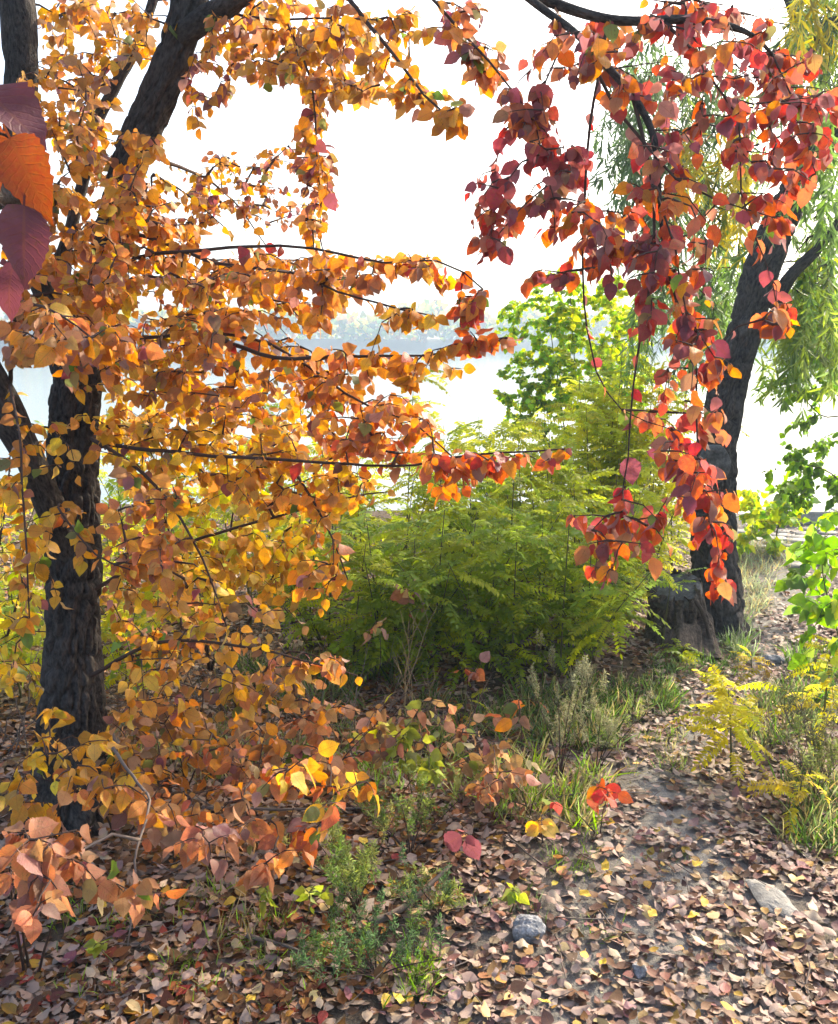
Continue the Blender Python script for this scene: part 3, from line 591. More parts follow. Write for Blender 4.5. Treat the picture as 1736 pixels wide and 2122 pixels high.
shrub('russet_leaved_shrub', 'low russet leafy tangle between the two red seedlings', 'shrub', (1090, 1690), [[(1080, 1640, 2.9), (1050, 1610, 2.9)], [(1110, 1650, 2.9), (1150, 1620, 2.9)]], [(1070, 1630, 110, 40, 2.75, 3.1, 14, 'SbTm')], .04, 5, r0=.003, dense=1.3)
# bare forked twig in front of the trunk
ft = thing('bare_forked_twig', 'bare grey forked twig standing in front of the left trunk', 'twig', PV([(275, 1930, 2.1)])[0])
for px in ([(234, 1552, 2.5), (275, 1609, 2.4), (311, 1659, 2.3), (300, 1700, 2.25), (288, 1740, 2.2), (278, 1787, 2.15), (281, 1837, 2.12), (275, 1887, 2.1), (262, 1960, 2.1)], [(288, 1740, 2.2), (234, 1730, 2.15), (190, 1752, 2.1), (141, 1780, 2.05)]):
    mb = MB(); q = resample(PV(px), .03); tube(mb, q + rng.normal(size=q.shape) * .0015, np.linspace(.0052, .0016, len(q)), 6); mb.build('branch', TWIGR, ft)

# ================================================================== RED TREE: trunk out of view, limb overhead
red = thing('red_leaved_tree', 'red-leaved branches hanging down from overhead on the right', 'tree', onground(-.75, -.9))
b0 = np.array(red.location); mb = MB(); bark_tube(mb, np.array([b0 - [0, 0, .1], b0 + [0, .05, 1], b0 + [.1, .1, 2.2], b0 + [.35, .5, 3.3]]), np.array([.15, .12, .1, .07]), 40, .04, .15, 26, 8, flare=(.06, 5, 0, .15)); mb.build('trunk', BARK, red)
top = b0 + [.35, .5, 3.25]
def limb3(root, pts, rad, seed): mb = MB(); bark_tube(mb, np.asarray(pts), np.asarray(rad), 26, .025, .14, 34, seed); mb.build('limb', BARK, root); return resample(pts, .06)
m1 = np.vstack([top, top + [.25, .8, .35], PV([(880, -190, 2.5), (990, -80, 2.47), (1075, -25, 2.45), (1155, 10, 2.45), (1240, 36, 2.45), (1310, 44, 2.45), (1420, 41, 2.45), (1500, 52, 2.45), (1560, 74, 2.48), (1600, 112, 2.5)])])
RL = [limb3(red, m1, [.05, .034, .022, .018, .0155, .0145, .0135, .013, .012, .010, .007, .004], 31)]
m2 = PV([(1060, -32, 2.45), (1128, 20, 2.38), (1190, 66, 2.32), (1265, 145, 2.25), (1310, 195, 2.2), (1350, 270, 2.2), (1362, 340, 2.2), (1368, 430, 2.2), (1375, 530, 2.2)])
RL.append(limb3(red, m2, [.011, .0105, .010, .0095, .0095, .0085, .007, .0055, .004], 32))
rb_px = [
    [(1308, 190, 2.2), (1335, 300, 2.2), (1355, 420, 2.2), (1352, 560, 2.2), (1330, 680, 2.2), (1312, 800, 2.2), (1300, 950, 2.2), (1285, 1060, 2.2)],
    [(1238, 150, 2.3), (1280, 230, 2.25), (1330, 290, 2.2), (1400, 370, 2.15), (1480, 412, 2.15), (1600, 450, 2.15)],
    [(1262, 45, 2.45), (1240, 160, 2.4), (1222, 260, 2.4), (1210, 420, 2.4), (1207, 560, 2.4), (1215, 680, 2.4), (1235, 770, 2.4), (1290, 850, 2.4), (1390, 890, 2.35)],
    [(1375, 45, 2.45), (1440, 110, 2.4), (1500, 200, 2.35), (1560, 215, 2.35), (1690, 200, 2.35)],
    [(1375, 50, 2.45), (1430, 62, 2.4), (1458, 150, 2.35), (1450, 280, 2.35)],
    [(1500, 200, 2.35), (1530, 240, 2.35), (1536, 400, 2.35), (1560, 480, 2.35), (1600, 580, 2.35), (1615, 670, 2.35)],
    [(1372, 520, 2.2), (1400, 620, 2.2), (1440, 700, 2.2), (1442, 850, 2.2), (1445, 950, 2.2), (1470, 1080, 2.2), (1500, 1200, 2.2)],
    [(1360, 400, 2.2), (1400, 520, 2.15), (1420, 640, 2.15), (1480, 740, 2.15)],
    [(1205, 330, 2.4), (1140, 380, 2.35), (1080, 430, 2.3), (1020, 500, 2.3), (990, 530, 2.3)],
    [(1180, 60, 2.32), (1130, 170, 2.3), (1110, 260, 2.3), (1140, 380, 2.3), (1150, 480, 2.3)],
    [(1215, 440, 2.4), (1260, 500, 2.3), (1340, 540, 2.25), (1400, 560, 2.2)],
    [(1600, 112, 2.5), (1640, 200, 2.5), (1670, 300, 2.45), (1690, 360, 2.45)],
]
base = [(PV(q), .005 if i < 4 else .0029, .0013) for i, q in enumerate(rb_px)] + [(q[30:] if i == 0 else q, 0, 0) for i, q in enumerate(RL)]
spec = [
    (1180, 95, 90, 60, 2.2, 2.5, 11, "OVSP"), (1250, 170, 60, 60, 2.2, 2.5, 8, "VPO"), (1400, 50, 170, 50, 2.3, 2.6, 18, "RVPO"), (1450, 20, 90, 40, 2.3, 2.6, 8, "RPS"), (1620, 130, 70, 70, 2.3, 2.6, 9, "RVP"), (1690, 250, 40, 90, 2.3, 2.6, 8, "RVR"), (1480, 190, 140, 80, 2.2, 2.6, 24, "RVPO"), (1620, 230, 90, 110, 2.2, 2.6, 22, "RVRP"),
    (1630, 345, 60, 40, 2.2, 2.4, 6, "VVR"), (1100, 250, 50, 60, 2.2, 2.4, 6, "PRS"), (1140, 330, 50, 50, 2.2, 2.4, 7, "PR"), (1020, 375, 50, 26, 2.2, 2.35, 5, "PPR"), (1005, 470, 30, 45, 2.2, 2.35, 4, "PRV"),
    (1090, 470, 60, 45, 2.2, 2.4, 7, "RPV"), (1190, 370, 50, 60, 2.2, 2.45, 6, "RP"), (1215, 480, 70, 55, 2.2, 2.45, 10, "RVO"), (1300, 530, 80, 50, 2.15, 2.4, 12, "PRV"), (1385, 440, 90, 80, 2.1, 2.35, 17, "VRO"),
    (1400, 550, 60, 40, 2.1, 2.3, 7, "RPV"), (1330, 640, 30, 40, 2.15, 2.25, 4, "R"), (1600, 460, 35, 60, 2.2, 2.4, 7, "RV"), (1610, 640, 26, 60, 2.3, 2.4, 6, "VOR"), (1430, 650, 45, 60, 2.15, 2.35, 9, "VRO"), (1435, 745, 45, 70, 2.15, 2.35, 11, "RVP"),
    (1495, 745, 25, 16, 2.1, 2.2, 2, "OV"), (1420, 860, 95, 50, 2.1, 2.5, 13, "RVS"), (1420, 960, 70, 60, 2.1, 2.5, 8, "RVP"), (1480, 990, 50, 50, 2.1, 2.5, 6, "RVS"), (1275, 1075, 80, 35, 2.15, 2.3, 10, "RVP"), (1280, 1150, 60, 45, 2.15, 2.3, 7, "RVO"),
    (1440, 1080, 70, 55, 2.1, 2.4, 8, "RVO"), (1490, 1180, 30, 55, 2.15, 2.35, 5, "RV"), (1130, 570, 35, 25, 2.25, 2.35, 3, "PV"), (1380, 300, 60, 60, 2.15, 2.35, 7, "VPR"), (1540, 330, 50, 50, 2.3, 2.5, 6, "RV"),
]
TG, TP = [], []
for s_ in spec: t = ell(s_[0], s_[1], s_[2] * 1.2, s_[3] * 1.2, s_[4] - .08, s_[5] + .15, int(s_[6] * 1.6 + .5)); TG.append(t); TP += [s_[7]] * len(t)
TG = np.vstack(TG); g, cnt, tips, par = grow(base, TG, lift=.05, below=1.5); twigs(g, cnt, red, TWIG, len(rb_px)); L = Leaves()
for kk, ti in tips: leafy_twig(L, g.paths[kk], int(rng.integers(3, 7)), .04, TP[ti] + ('P' if rng.uniform() < .25 else ''), span=.34, droop=1.3)
for i in range(len(rb_px)): leafy_twig(L, g.paths[i], 12, .043, 'VRP', span=.9, droop=1.3)
place_leaves(L, red, 'leaf', T_ELM_HI, LEAF1, T_ELM, LEAFN)

# leaves close to the camera at the left edge
ct = thing('overhanging_twig', 'twig with large orange and purple leaves close by at the left edge', 'twig', P(-160, 250, .95))
mb = MB(); q = resample(PV([(-160, 250, .95), (-60, 262, .92), (10, 280, .9), (45, 300, .9)]), .01); tube(mb, q, np.linspace(.0028, .0012, len(q)), 6)
q2 = resample(PV([(-60, 262, .92), (-20, 400, .9), (30, 450, .88), (60, 560, .88)]), .01); tube(mb, q2, np.linspace(.002, .001, len(q2)), 6); mb.build('stem', TWIG, ct)
ms = shared_meshes('leaf', T_ELM_HI, LEAF1)
for (x0, y0, x1, y1, d, c, nv, k) in [(-50, 175, 112, 300, .92, 'P', (.2, -.35, .9), 2), (20, 285, 100, 450, .88, 'V', (.25, -.95, .1), 5), (-30, 260, -20, 400, .95, 'V', (-.2, -.9, .2), 3), (50, 425, 45, 590, .87, 'P', (.3, -.9, .2), 7), (30, 540, -10, 655, .9, 'P', (-.1, -.9, .3), 1)]:
    a, b_ = P(x0, y0, d), P(x1, y1, d * .97); dd = unit(b_ - a); nn = unit(np.array(nv) - dd * (np.array(nv) @ dd)); o = bpy.data.objects.new('leaf', ms[k]); COL.objects.link(o); o.parent = ct
    o.matrix_basis = matrix_of(a - np.array(ct.location), dd, nn, float(np.linalg.norm(b_ - a))) @ Matrix.Diagonal((.8, .94, 1, 1)); o.color = (*(np.array(PAL[c]) * (.55 if c == 'P' else .38)), 1)

# ================================================================== WILLOW
def narrow_leaf(n=3, wid=.075): return leaf_template(n=n, wid=wid, shape='narrow', bend=.5, fold=.2, wave=0, petiole=0)
def willow_spray(seed, length=.55, nl=44):
    r = np.random.default_rng(seed); mb = MB(); t = np.linspace(0, 1, 9); q = np.stack([.07 * np.sin(t * 2.2 + seed) * t, .06 * np.cos(t * 2 + seed * 2) * t, -length * t], 1); tube(mb, q, np.linspace(.0016, .0006, 9), 3, False)
    mb2 = MB(); tv, tf, tu = narrow_leaf()
    for i in range(nl):
        s = r.uniform(.05, 1); p = np.array([np.interp(s, t, q[:, k]) for k in range(3)]); az = r.uniform(0, 6.28); d = unit(np.array([math.cos(az) * .75, math.sin(az) * .75, -1 + .5 * r.normal()])); nn = r.normal(size=3); nn = unit(nn - d * (nn @ d)); M = np.stack([np.cross(d, nn), d, nn], 1) * r.uniform(.07, .115)
        mb2.add(tv @ M.T + p, tf, leaf_uv=tu)
    stem_v, stem_f = np.vstack(mb.v), mb.f; mb2.add(stem_v, stem_f, leaf_uv=np.zeros((len(stem_v), 3))); return mb2.mesh('hanging_spray', GRN1)
WS = [willow_spray(i, .42 + .05 * (i % 4)) for i in range(8)]
willow = thing('willow_tree', 'leaning dark-barked willow beside the stump on the right of the path', 'tree', G(1490, 1325))
wp = np.array([(1492, 1350, 5.2, .135), (1488, 1250, 5.2, .125), (1478, 1120, 5.2, .122), (1482, 1000, 5.2, .115), (1492, 900, 5.22, .108), (1516, 780, 5.25, .105), (1545, 680, 5.28, .102), (1572, 580, 5.3, .1), (1608, 480, 5.35, .096), (1650, 390, 5.4, .09), (1700, 300, 5.5, .085), (1760, 180, 5.6, .08), (1800, 20, 5.7, .075), (1810, -200, 5.8, .06), (1790, -420, 5.9, .05)])
wpt = PV(wp[:, :3]); wpt[0][2] = -.1; mb = MB(); bark_tube(mb, wpt, wp[:, 3], 96, .016, .3, 32, 41, flare=(.06, 4, 1, .15)); mb.build('trunk', BARKW, willow)
WLB = [limb(willow, q, material=BARKW, seed=60 + i, step=.04, sides=24) for i, q in enumerate([
    [(1600, 640, 5.3, .045), (1640, 570, 5.25, .036), (1690, 520, 5.2, .032), (1760, 430, 5.2, .028), (1850, 300, 5.2, .035)],
    [(1795, 40, 5.7, .05), (1700, 60, 6.0, .045), (1672, 110, 6.2, .05), (1650, 40, 6.4, .04), (1600, -80, 6.5, .035), (1500, -180, 6.6, .03), (1380, -200, 6.7, .022), (1280, -120, 6.8, .014)],
    [(1808, -150, 5.8, .045), (1700, -260, 6.2, .04), (1550, -320, 6.6, .032), (1420, -300, 6.9, .022), (1330, -220, 7.1, .014)],
    [(1790, -300, 5.8, .04), (1900, -200, 5.5, .035), (1950, 100, 5.2, .02)]])]
# sawn limb scar and the bark collar round it
def disc(mb, c, nrm, r, h=.012, n=26, seed=0, rough=.06, up=(0, 0, 1), asp=1.):
    nrm = unit(nrm); a = unit(np.cross(up, nrm)); b_ = np.cross(nrm, a); th = np.arange(n) / n * 2 * np.pi; rr = r * (1 + rough * vnoise(np.stack([np.cos(th) * 2, np.sin(th) * 2, 0 * th + seed], 1), seed))
    V = [c + nrm * h]; 
    for k, (q, hh) in enumerate(((.35, h), (.7, h * .9), (.95, h * .85), (1.0, 0), (1.02, -.03))): V += list(c + nrm * (hh + (.25 * h * vnoise(np.stack([np.cos(th) * q * 4, np.sin(th) * q * 4, 0 * th + k], 1), seed + 1))[:, None] * (k < 3)) + q * rr[:, None] * (np.cos(th)[:, None] * a + asp * np.sin(th)[:, None] * b_))
    f = [(0, 1 + j, 1 + (j + 1) % n) for j in range(n)] + [(1 + k * n + j, 1 + (k + 1) * n + j, 1 + (k + 1) * n + (j + 1) % n, 1 + k * n + (j + 1) % n) for k in range(4) for j in range(n)]
    V = np.array(V); mb.add(V, f, bark=(V - c))
sc = P(1480, 962, 5.07); mb = MB(); disc(mb, sc, (-.15, -1, .05), .085, .03, asp=1.25); scar = mb.build('limb_scar', CUT, willow)
TG, TP = [], []
for s_ in [(1390, 260, 140, 150, 5.8, 7.2, 34, "d"), (1340, 420, 80, 120, 5.8, 7.0, 20, "d"), (1480, 330, 90, 140, 5.8, 7.2, 22, "dy"), (1420, 640, 110, 120, 6.0, 7.2, 28, "gd"), (1500, 600, 60, 140, 5.8, 7, 13, "g"), (1690, 120, 70, 150, 5.2, 6.8, 32, "dy"), (1690, 420, 60, 160, 4.9, 6.2, 20, "g"), (1690, 640, 60, 90, 4.9, 6.2, 22, "gy"), (1620, 690, 60, 60, 5.4, 6.4, 9, "gy"), (1415, 330, 30, 40, 5.6, 6, 4, "Y"), (1510, 390, 34, 60, 5.6, 6, 7, "Y"), (1690, 20, 50, 40, 5, 5.6, 6, "Y")]:
    t = ell(*s_[:6], int(s_[6] * (2.1 if s_[7] != 'Y' else 1.6))); TG.append(t); TP += [s_[7]] * len(t)
TG = np.vstack(TG); TG[:, 2] += .25; g, cnt, tips, par = grow([(q, 0, 0) for q in WLB] + [(wpt[8:], 0, 0)], TG, lift=.08, below=2.5, step=.12); twigs(g, cnt, willow, TWIG, len(WLB) + 1, name='hanging_twigs', k=.0012)
wc = dict(d=(.085, .14, .055), g=(.14, .23, .05), y=(.23, .30, .05), Y=(.55, .44, .05)); org = np.array(willow.location)
def put_spray(p, code):
    o = bpy.data.objects.new('hanging_spray', WS[rng.integers(0, 8)]); COL.objects.link(o); o.parent = willow
    o.matrix_basis = Matrix.Translation(Vector(p - org)) @ Matrix.Rotation(rng.uniform(0, 6.28), 4, 'Z') @ Matrix.Rotation(rng.normal() * .25, 4, 'X') @ Matrix.Scale(rng.uniform(.8, 1.25), 4)
    o.color = (*np.clip(np.array(wc[code[rng.integers(0, len(code))]]) * (1 + .2 * rng.normal()), .01, 1), 1)
for kk, ti in tips:
    q = g.paths[kk]; put_spray(q[-1], TP[ti])
    if len(q) > 5 and rng.uniform() < .35: put_spray(q[-1 - int(rng.integers(2, 4))], TP[ti])

# stump in front of the willow
st0 = G(1410, 1345); stump = thing('tree_stump', 'short weathered stump with a slanting sawn top against the willow', 'stump', st0)
sp_ = np.array([st0 - [0, 0, .1], P(1408, 1310, 4.99), P(1405, 1262, 5.0), P(1402, 1228, 4.985), P(1400, 1213, 4.968)]); mb = MB(); bark_tube(mb, sp_, np.array([.2, .182, .162, .15, .145]), 120, .012, .42, 26, 77, flare=(.05, 6, 2.2, .09), lump=.05, vs=.09, cap=False); mb.build('bark', BARKS, stump)
mb = MB(); disc(mb, sp_[-1] + [0, 0, -.022], sp_[-1] - sp_[-2] + [-.004, -.006, 0], .138, .012, n=48, seed=5, rough=.05); mb.build('cut_face', CUT, stump)
mb = MB(); q = resample(PV([(1440, 1245, 4.85), (1452, 1262, 4.84), (1462, 1290, 4.83), (1470, 1325, 4.82), (1474, 1350, 4.82)]), .02); tube(mb, q, np.linspace(.012, .007, len(q)), 7); mb.build('bare_root', BARKS, stump)

# ================================================================== POPLARS AND BUSHES BY THE WATER
shrub('poplar_sapling', 'bushy light green young poplar standing before the water in the middle', 'sapling', (1185, 1115),
      [[(1170, 900, 8.4), (1150, 750, 8.5), (1130, 620, 8.5)], [(1200, 900, 8.3), (1190, 750, 8.3), (1180, 590, 8.3)], [(1220, 900, 8.2), (1260, 760, 8.2), (1280, 650, 8.2)]],
      [(1160, 600, 60, 50, 8, 8.8, 12, "gyg"), (1120, 680, 90, 70, 8, 8.9, 28, "ggy"), (1230, 690, 90, 80, 7.9, 8.8, 30, "gyy"), (1110, 790, 85, 70, 8, 8.9, 30, "gGy"), (1220, 800, 110, 80, 7.8, 8.8, 40, "gyg"), (1140, 880, 100, 50, 7.8, 8.8, 24, "Ggy"), (1280, 880, 70, 60, 7.6, 8.4, 18, "gyy"), (1300, 720, 50, 90, 7.6, 8.4, 14, "gyy"), (1330, 850, 60, 110, 7.4, 8.2, 16, "gyy"), (1270, 610, 50, 40, 7.8, 8.6, 7, "gy")], .044, 17, 'green', twig_mat=GSTEM, span=.4, r0=.01, droop=.4, dense=3.6)
shrub('poplar_sapling', 'yellow-green poplar bush beside the kerb at the far end of the path', 'sapling', (1600, 1140),
      [[(1590, 1100, 7.3), (1570, 1060, 7.3), (1550, 1020, 7.3)], [(1610, 1100, 7.2), (1630, 1050, 7.2), (1650, 1010, 7.2)]],
      [(1560, 1060, 50, 50, 7, 7.5, 13, "yyg"), (1620, 1070, 50, 40, 6.9, 7.4, 11, "gyg"), (1650, 1020, 50, 30, 7, 7.4, 7, "gG"), (1570, 1130, 50, 30, 6.8, 7.2, 7, "gy")], .06, 9, 'green', twig_mat=GSTEM, span=.3, r0=.007, droop=.4, dense=2.2)
shrub('poplar_sapling', 'tall thin poplar with dark leaves against the bright water at the right edge', 'sapling', (1790, 1250),
      [[(1780, 1050, 5.9), (1760, 900, 5.9), (1740, 750, 5.9), (1720, 560, 5.9)], [(1770, 1050, 5.8), (1720, 980, 5.8), (1660, 960, 5.8)], [(1760, 900, 5.9), (1700, 860, 5.8), (1640, 800, 5.8)]],
      [(1690, 800, 60, 50, 5.6, 6.2, 8, "gGG"), (1680, 920, 70, 60, 5.6, 6.1, 9, "gGG"), (1690, 1010, 70, 50, 5.6, 6.1, 10, "gG"), (1630, 1000, 50, 40, 5.6, 6, 4, "gG"), (1700, 720, 50, 50, 5.5, 6, 6, "gG"), (1700, 600, 45, 80, 5.2, 5.9, 16, "gGy"), (1600, 820, 40, 40, 5.6, 6.1, 3, "gG")], .046, 10, 'green', twig_mat=GSTEM, span=.4, r0=.01, droop=.6, dense=3.0)
shrub('poplar_sapling', 'young poplar with large bright green leaves close by at the right edge', 'sapling', (1770, 1480),
      [[(1740, 1330, 3.7), (1710, 1220, 3.7), (1700, 1120, 3.7)], [(1760, 1300, 3.6), (1750, 1180, 3.6), (1740, 1060, 3.6)]],
      [(1690, 1150, 45, 60, 3.5, 3.9, 7, "gG"), (1720, 1220, 50, 60, 3.4, 3.8, 8, "ggy"), (1680, 1290, 45, 50, 3.5, 3.9, 5, "Gg"), (1725, 1110, 30, 60, 3.5, 3.8, 5, "gG"), (1700, 1340, 50, 50, 3.5, 3.9, 5, "gGy"), (1650, 1190, 30, 50, 3.6, 3.9, 3, "gG")], .06, 6, 'green', twig_mat=GSTEM, span=.3, r0=.006, droop=.6)

# ================================================================== LOCUST THICKET
def frond_mesh(seed, n=9):
    r = np.random.default_rng(seed); t = np.linspace(0, 1, 10); bend = r.uniform(.5, 1.3); a = .35 - bend * t; y = np.cumsum(np.cos(a)) / 10; z = np.cumsum(np.sin(a)) / 10; q = np.stack([.05 * np.sin(t * 2 + seed), y, z], 1)
    mb = MB(); tube(mb, q, np.linspace(.008, .003, 10), 3, False); mb2 = MB(); v = np.vstack(mb.v); mb2.add(v, mb.f, leaf_uv=np.zeros((len(v), 3)))
    tv, tf, tu = leaf_template(n=4, wid=.22, shape='narrow', bend=.3, fold=.12, wave=0, petiole=0)
    for i in range(2 * n + 1):
        s = .14 + .84 * (i // 2) / n if i < 2 * n else 1.; p = np.array([np.interp(s, t, q[:, k]) for k in range(3)]); sg = 1 if i % 2 else -1
        d = unit(np.array([sg * 1., .35, -.25 + .2 * r.normal()])) if i < 2 * n else np.array([0, .9, -.4]); d = unit(d); nn = np.array([sg * .2, .2, 1.]) + .3 * r.normal(size=3); nn = unit(nn - d * (nn @ d)); M = np.stack([np.cross(d, nn), d, nn], 1) * (.165 * (1 - .35 * abs(s - .45)) * r.uniform(.85, 1.1)); mb2.add(tv @ M.T + p, tf, leaf_uv=tu)
    return mb2.mesh('frond', GRN1)
FR = [frond_mesh(i, 9 + i % 5) for i in range(10)]
def locust(name, label, base_pt, height, nf, colors, group=None, flen=.21, spread=.32, lean=(0, 0), cat='sapling', low=.12):
    b0 = np.asarray(base_pt, float); root = thing(name, label, cat, b0, group); st = []
    for k in range(3 if height > .5 else 1):
        az = rng.uniform(0, 6.28); h = height * (1 if k == 0 else rng.uniform(.6, .9)); t = np.linspace(0, 1, 8)[:, None]
        q = b0 + [0, 0, -.03] + t * np.array([lean[0], lean[1], h]) + (t ** 1.5) * spread * (0.25 if k == 0 else 1) * np.array([math.cos(az), math.sin(az), 0]); st.append(q)
        mb = MB(); tube(mb, q, np.linspace(.006, .0018, 8), 5); mb.build('stem', GSTEM, root)
    for i in range(nf):
        q = st[rng.integers(0, len(st))]; s = low + (1 - low) * rng.uniform() ** .75; p = np.array([np.interp(s, np.linspace(0, 1, 8), q[:, k]) for k in range(3)])
        o = bpy.data.objects.new('frond', FR[rng.integers(0, 10)]); COL.objects.link(o); o.parent = root; ln = flen * rng.uniform(.7, 1.25)
        o.matrix_basis = Matrix.Translation(Vector(p - b0)) @ Matrix.Rotation(rng.uniform(0, 6.28), 4, 'Z') @ Matrix.Rotation(rng.normal() * .3 + .1, 4, 'X') @ Matrix.Rotation(rng.normal() * .35, 4, 'Y') @ Matrix.Scale(ln, 4)
        c = np.array(colors[rng.integers(0, len(colors))]) * (1 + .18 * rng.normal()); o.color = (*np.clip(c, .01, .8), 1)
    return root
gA, gB, gY, gD, gH = (.26, .36, .035), (.38, .45, .03), (.68, .60, .03), (.15, .23, .045), (.54, .56, .03)
tk = [(680, 1370, 1090), (730, 1400, 1130), (790, 1390, 1080), (850, 1410, 1120), (900, 1390, 1060), (960, 1410, 1100), (1010, 1395, 1070), (1060, 1410, 1110), (1110, 1400, 1080), (1160, 1405, 1100), (1215, 1390, 1080), (1235, 1345, 1060),
      (760, 1330, 1040), (830, 1320, 1000), (910, 1330, 1010), (980, 1325, 1000), (1050, 1330, 1010), (1120, 1325, 985), (1190, 1320, 970), (1250, 1310, 960), (1290, 1280, 960),
      (1000, 1240, 960), (1080, 1240, 930), (1150, 1235, 900), (1220, 1230, 880), (1290, 1225, 880), (1345, 1220, 900), (840, 1230, 850), (760, 1220, 900), (690, 1230, 930), (1330, 1200, 850), (930, 1225, 960), (1230, 1195, 850), (1290, 1190, 830), (1340, 1185, 840), (1390, 1180, 900), (1180, 1195, 900), (1060, 1190, 960), (1260, 1185, 790), (1320, 1182, 800), (1210, 1188, 850), (1130, 1190, 890), (1000, 1195, 930)]
for i, (x, y, ty) in enumerate(tk):
    b0 = G(x, y); d = b0[1] * cp - (b0[2] - CAMH) * sp; h = P(x, ty - (90 if y < 1280 else 50), d)[2] - b0[2]; row = 0 if y > 1340 else (1 if y > 1270 else 2)
    lab = ['green locust sapling in the front row of the thicket', 'green locust sapling in the middle row of the thicket', 'yellow-green locust sapling at the back of the thicket'][row]
    lab += ', ' + ('on its left side' if x < 850 else ('in its middle' if x < 1060 else ('towards the poplar' if x < 1200 else 'nearest the stump')))
    locust('locust_sapling', lab, b0, max(.35, h * rng.uniform(.88, 1.05)), (70, 76, 120)[row], [[gA, gB, gB, gA, gH], [gA, gB, gB, gH, gH, gH], [gH, gH, gY, gH, gB]][row], group='locust saplings in the thicket', flen=.22)
for i, (x, y, ty) in enumerate([(-20, 1430, 1240), (45, 1450, 1290), (260, 1420, 1250), (-70, 1380, 1150), (350, 1220, 800), (560, 1225, 820), (620, 1215, 840), (-40, 1330, 1000), (40, 1340, 1020), (250, 1350, 1050), (330, 1300, 900), (430, 1290, 870), (520, 1300, 900), (600, 1290, 870), (640, 1350, 1000), (20, 1250, 900), (150, 1260, 880), (270, 1240, 830), (-60, 1240, 900), (480, 1235, 860)]):
    b0 = G(x, y); d = b0[1] * cp - (b0[2] - CAMH) * sp; h = P(x, ty, d)[2] - b0[2]
    locust('locust_sapling', 'green locust sapling half hidden behind the left trunk and its yellow leaves', b0, max(.4, h), 36, [gA, gB, gH, gY], group='locust saplings behind the left tree', flen=.24)
for (x, y, h, n, cl, lab, fl) in [(1515, 1600, .36, 40, [gY, gH, gY, (.7, .62, .03)], 'small yellow-green locust seedling standing on the right edge of the path', .2), (1700, 1560, .5, 34, [gY, (.7, .6, .03)], 'bright yellow locust seedling among weeds at the right edge', .17), (1650, 1700, .2, 15, [gY, (.6, .46, .04)], 'low yellow locust seedling under the dry weeds on the right', .15),
                          (1405, 1372, .11, 22, [gB, gA, gH], 'low green locust sprouts at the foot of the stump', .13), (1560, 1395, .12, 9, [gY, (.6, .46, .04)], 'tiny yellow locust sprout right of the stump beside the path', .13), (1400, 1262, .22, 6, [gA, gD], 'green locust sprig in front of the sawn stump top', .15), (960, 1500, .14, 5, [gY, gH], 'tiny yellow-green locust sprout in front of the thicket', .12)]:
    locust('locust_seedling', lab, G(x, y) if y != 1262 else G(1372, 1352), h if y != 1262 else .42, n, cl, flen=fl, spread=.12, low=.3 if y != 1262 else .85)

# ================================================================== SEEDLINGS WITH COLOURED LEAVES
for (b_, stems, sp2, lab, sz) in [
    ((1085, 1560), [[(1080, 1500, 3.6), (1075, 1460, 3.6)]], [(1075, 1470, 50, 26, 3.5, 3.7, 6, "VOVS")], 'seedling with a cluster of orange-red leaves in front of the thicket', .06),
    ((1250, 1720), [[(1250, 1680, 2.95), (1260, 1650, 2.9)], [(1200, 1690, 2.9), (1150, 1665, 2.9)]], [(1260, 1650, 36, 26, 2.8, 3.0, 5, "RVRO"), (1150, 1655, 16, 8, 2.85, 2.95, 1, "R")], 'seedling with red leaves on the left edge of the path', .06),
    ((1120, 1740), [[(1120, 1710, 2.8), (1115, 1700, 2.8)]], [(1115, 1700, 30, 14, 2.7, 2.85, 4, "YYA")], 'seedling with yellow leaves left of the path', .05),
    ((850, 1420), [[(848, 1330, 4.1), (850, 1240, 4.1)]], [(850, 1240, 26, 40, 4.0, 4.2, 4, "SmT")], 'thin upright seedling with dull pink leaves in front of the ferny thicket', .055),
    ((790, 1440), [[(788, 1370, 3.9), (786, 1300, 3.9)]], [(785, 1305, 26, 30, 3.8, 4.0, 4, "SmT")], 'second thin seedling with pinkish leaves left of the upright one', .05),
    ((970, 1480), [[(972, 1430, 3.8), (974, 1390, 3.8)]], [(972, 1390, 30, 24, 3.7, 3.9, 4, "mSS")], 'short seedling with curled pink leaves below the thicket', .055),
    ((1020, 1330), [[(1020, 1280, 4.4), (1018, 1235, 4.4)]], [(1018, 1232, 24, 12, 4.3, 4.5, 3, "VVO")], 'seedling with a few bright orange leaves within the green thicket', .065),
    ((1030, 1640), [[(1030, 1590, 3.1), (1020, 1560, 3.1)]], [(1030, 1570, 70, 30, 3.0, 3.2, 7, "STc")], 'seedling with pale pinkish leaves between the thicket and the path', .055),
    ((970, 1790), [[(968, 1750, 2.55), (965, 1730, 2.55)]], [(965, 1728, 14, 8, 2.5, 2.6, 2, "P")], 'seedling with dark red leaves right of the feathery weeds', .06)]:
    shrub('seedling', lab, 'seedling', b_, stems, sp2, sz, 3, r0=.0028, span=.1)
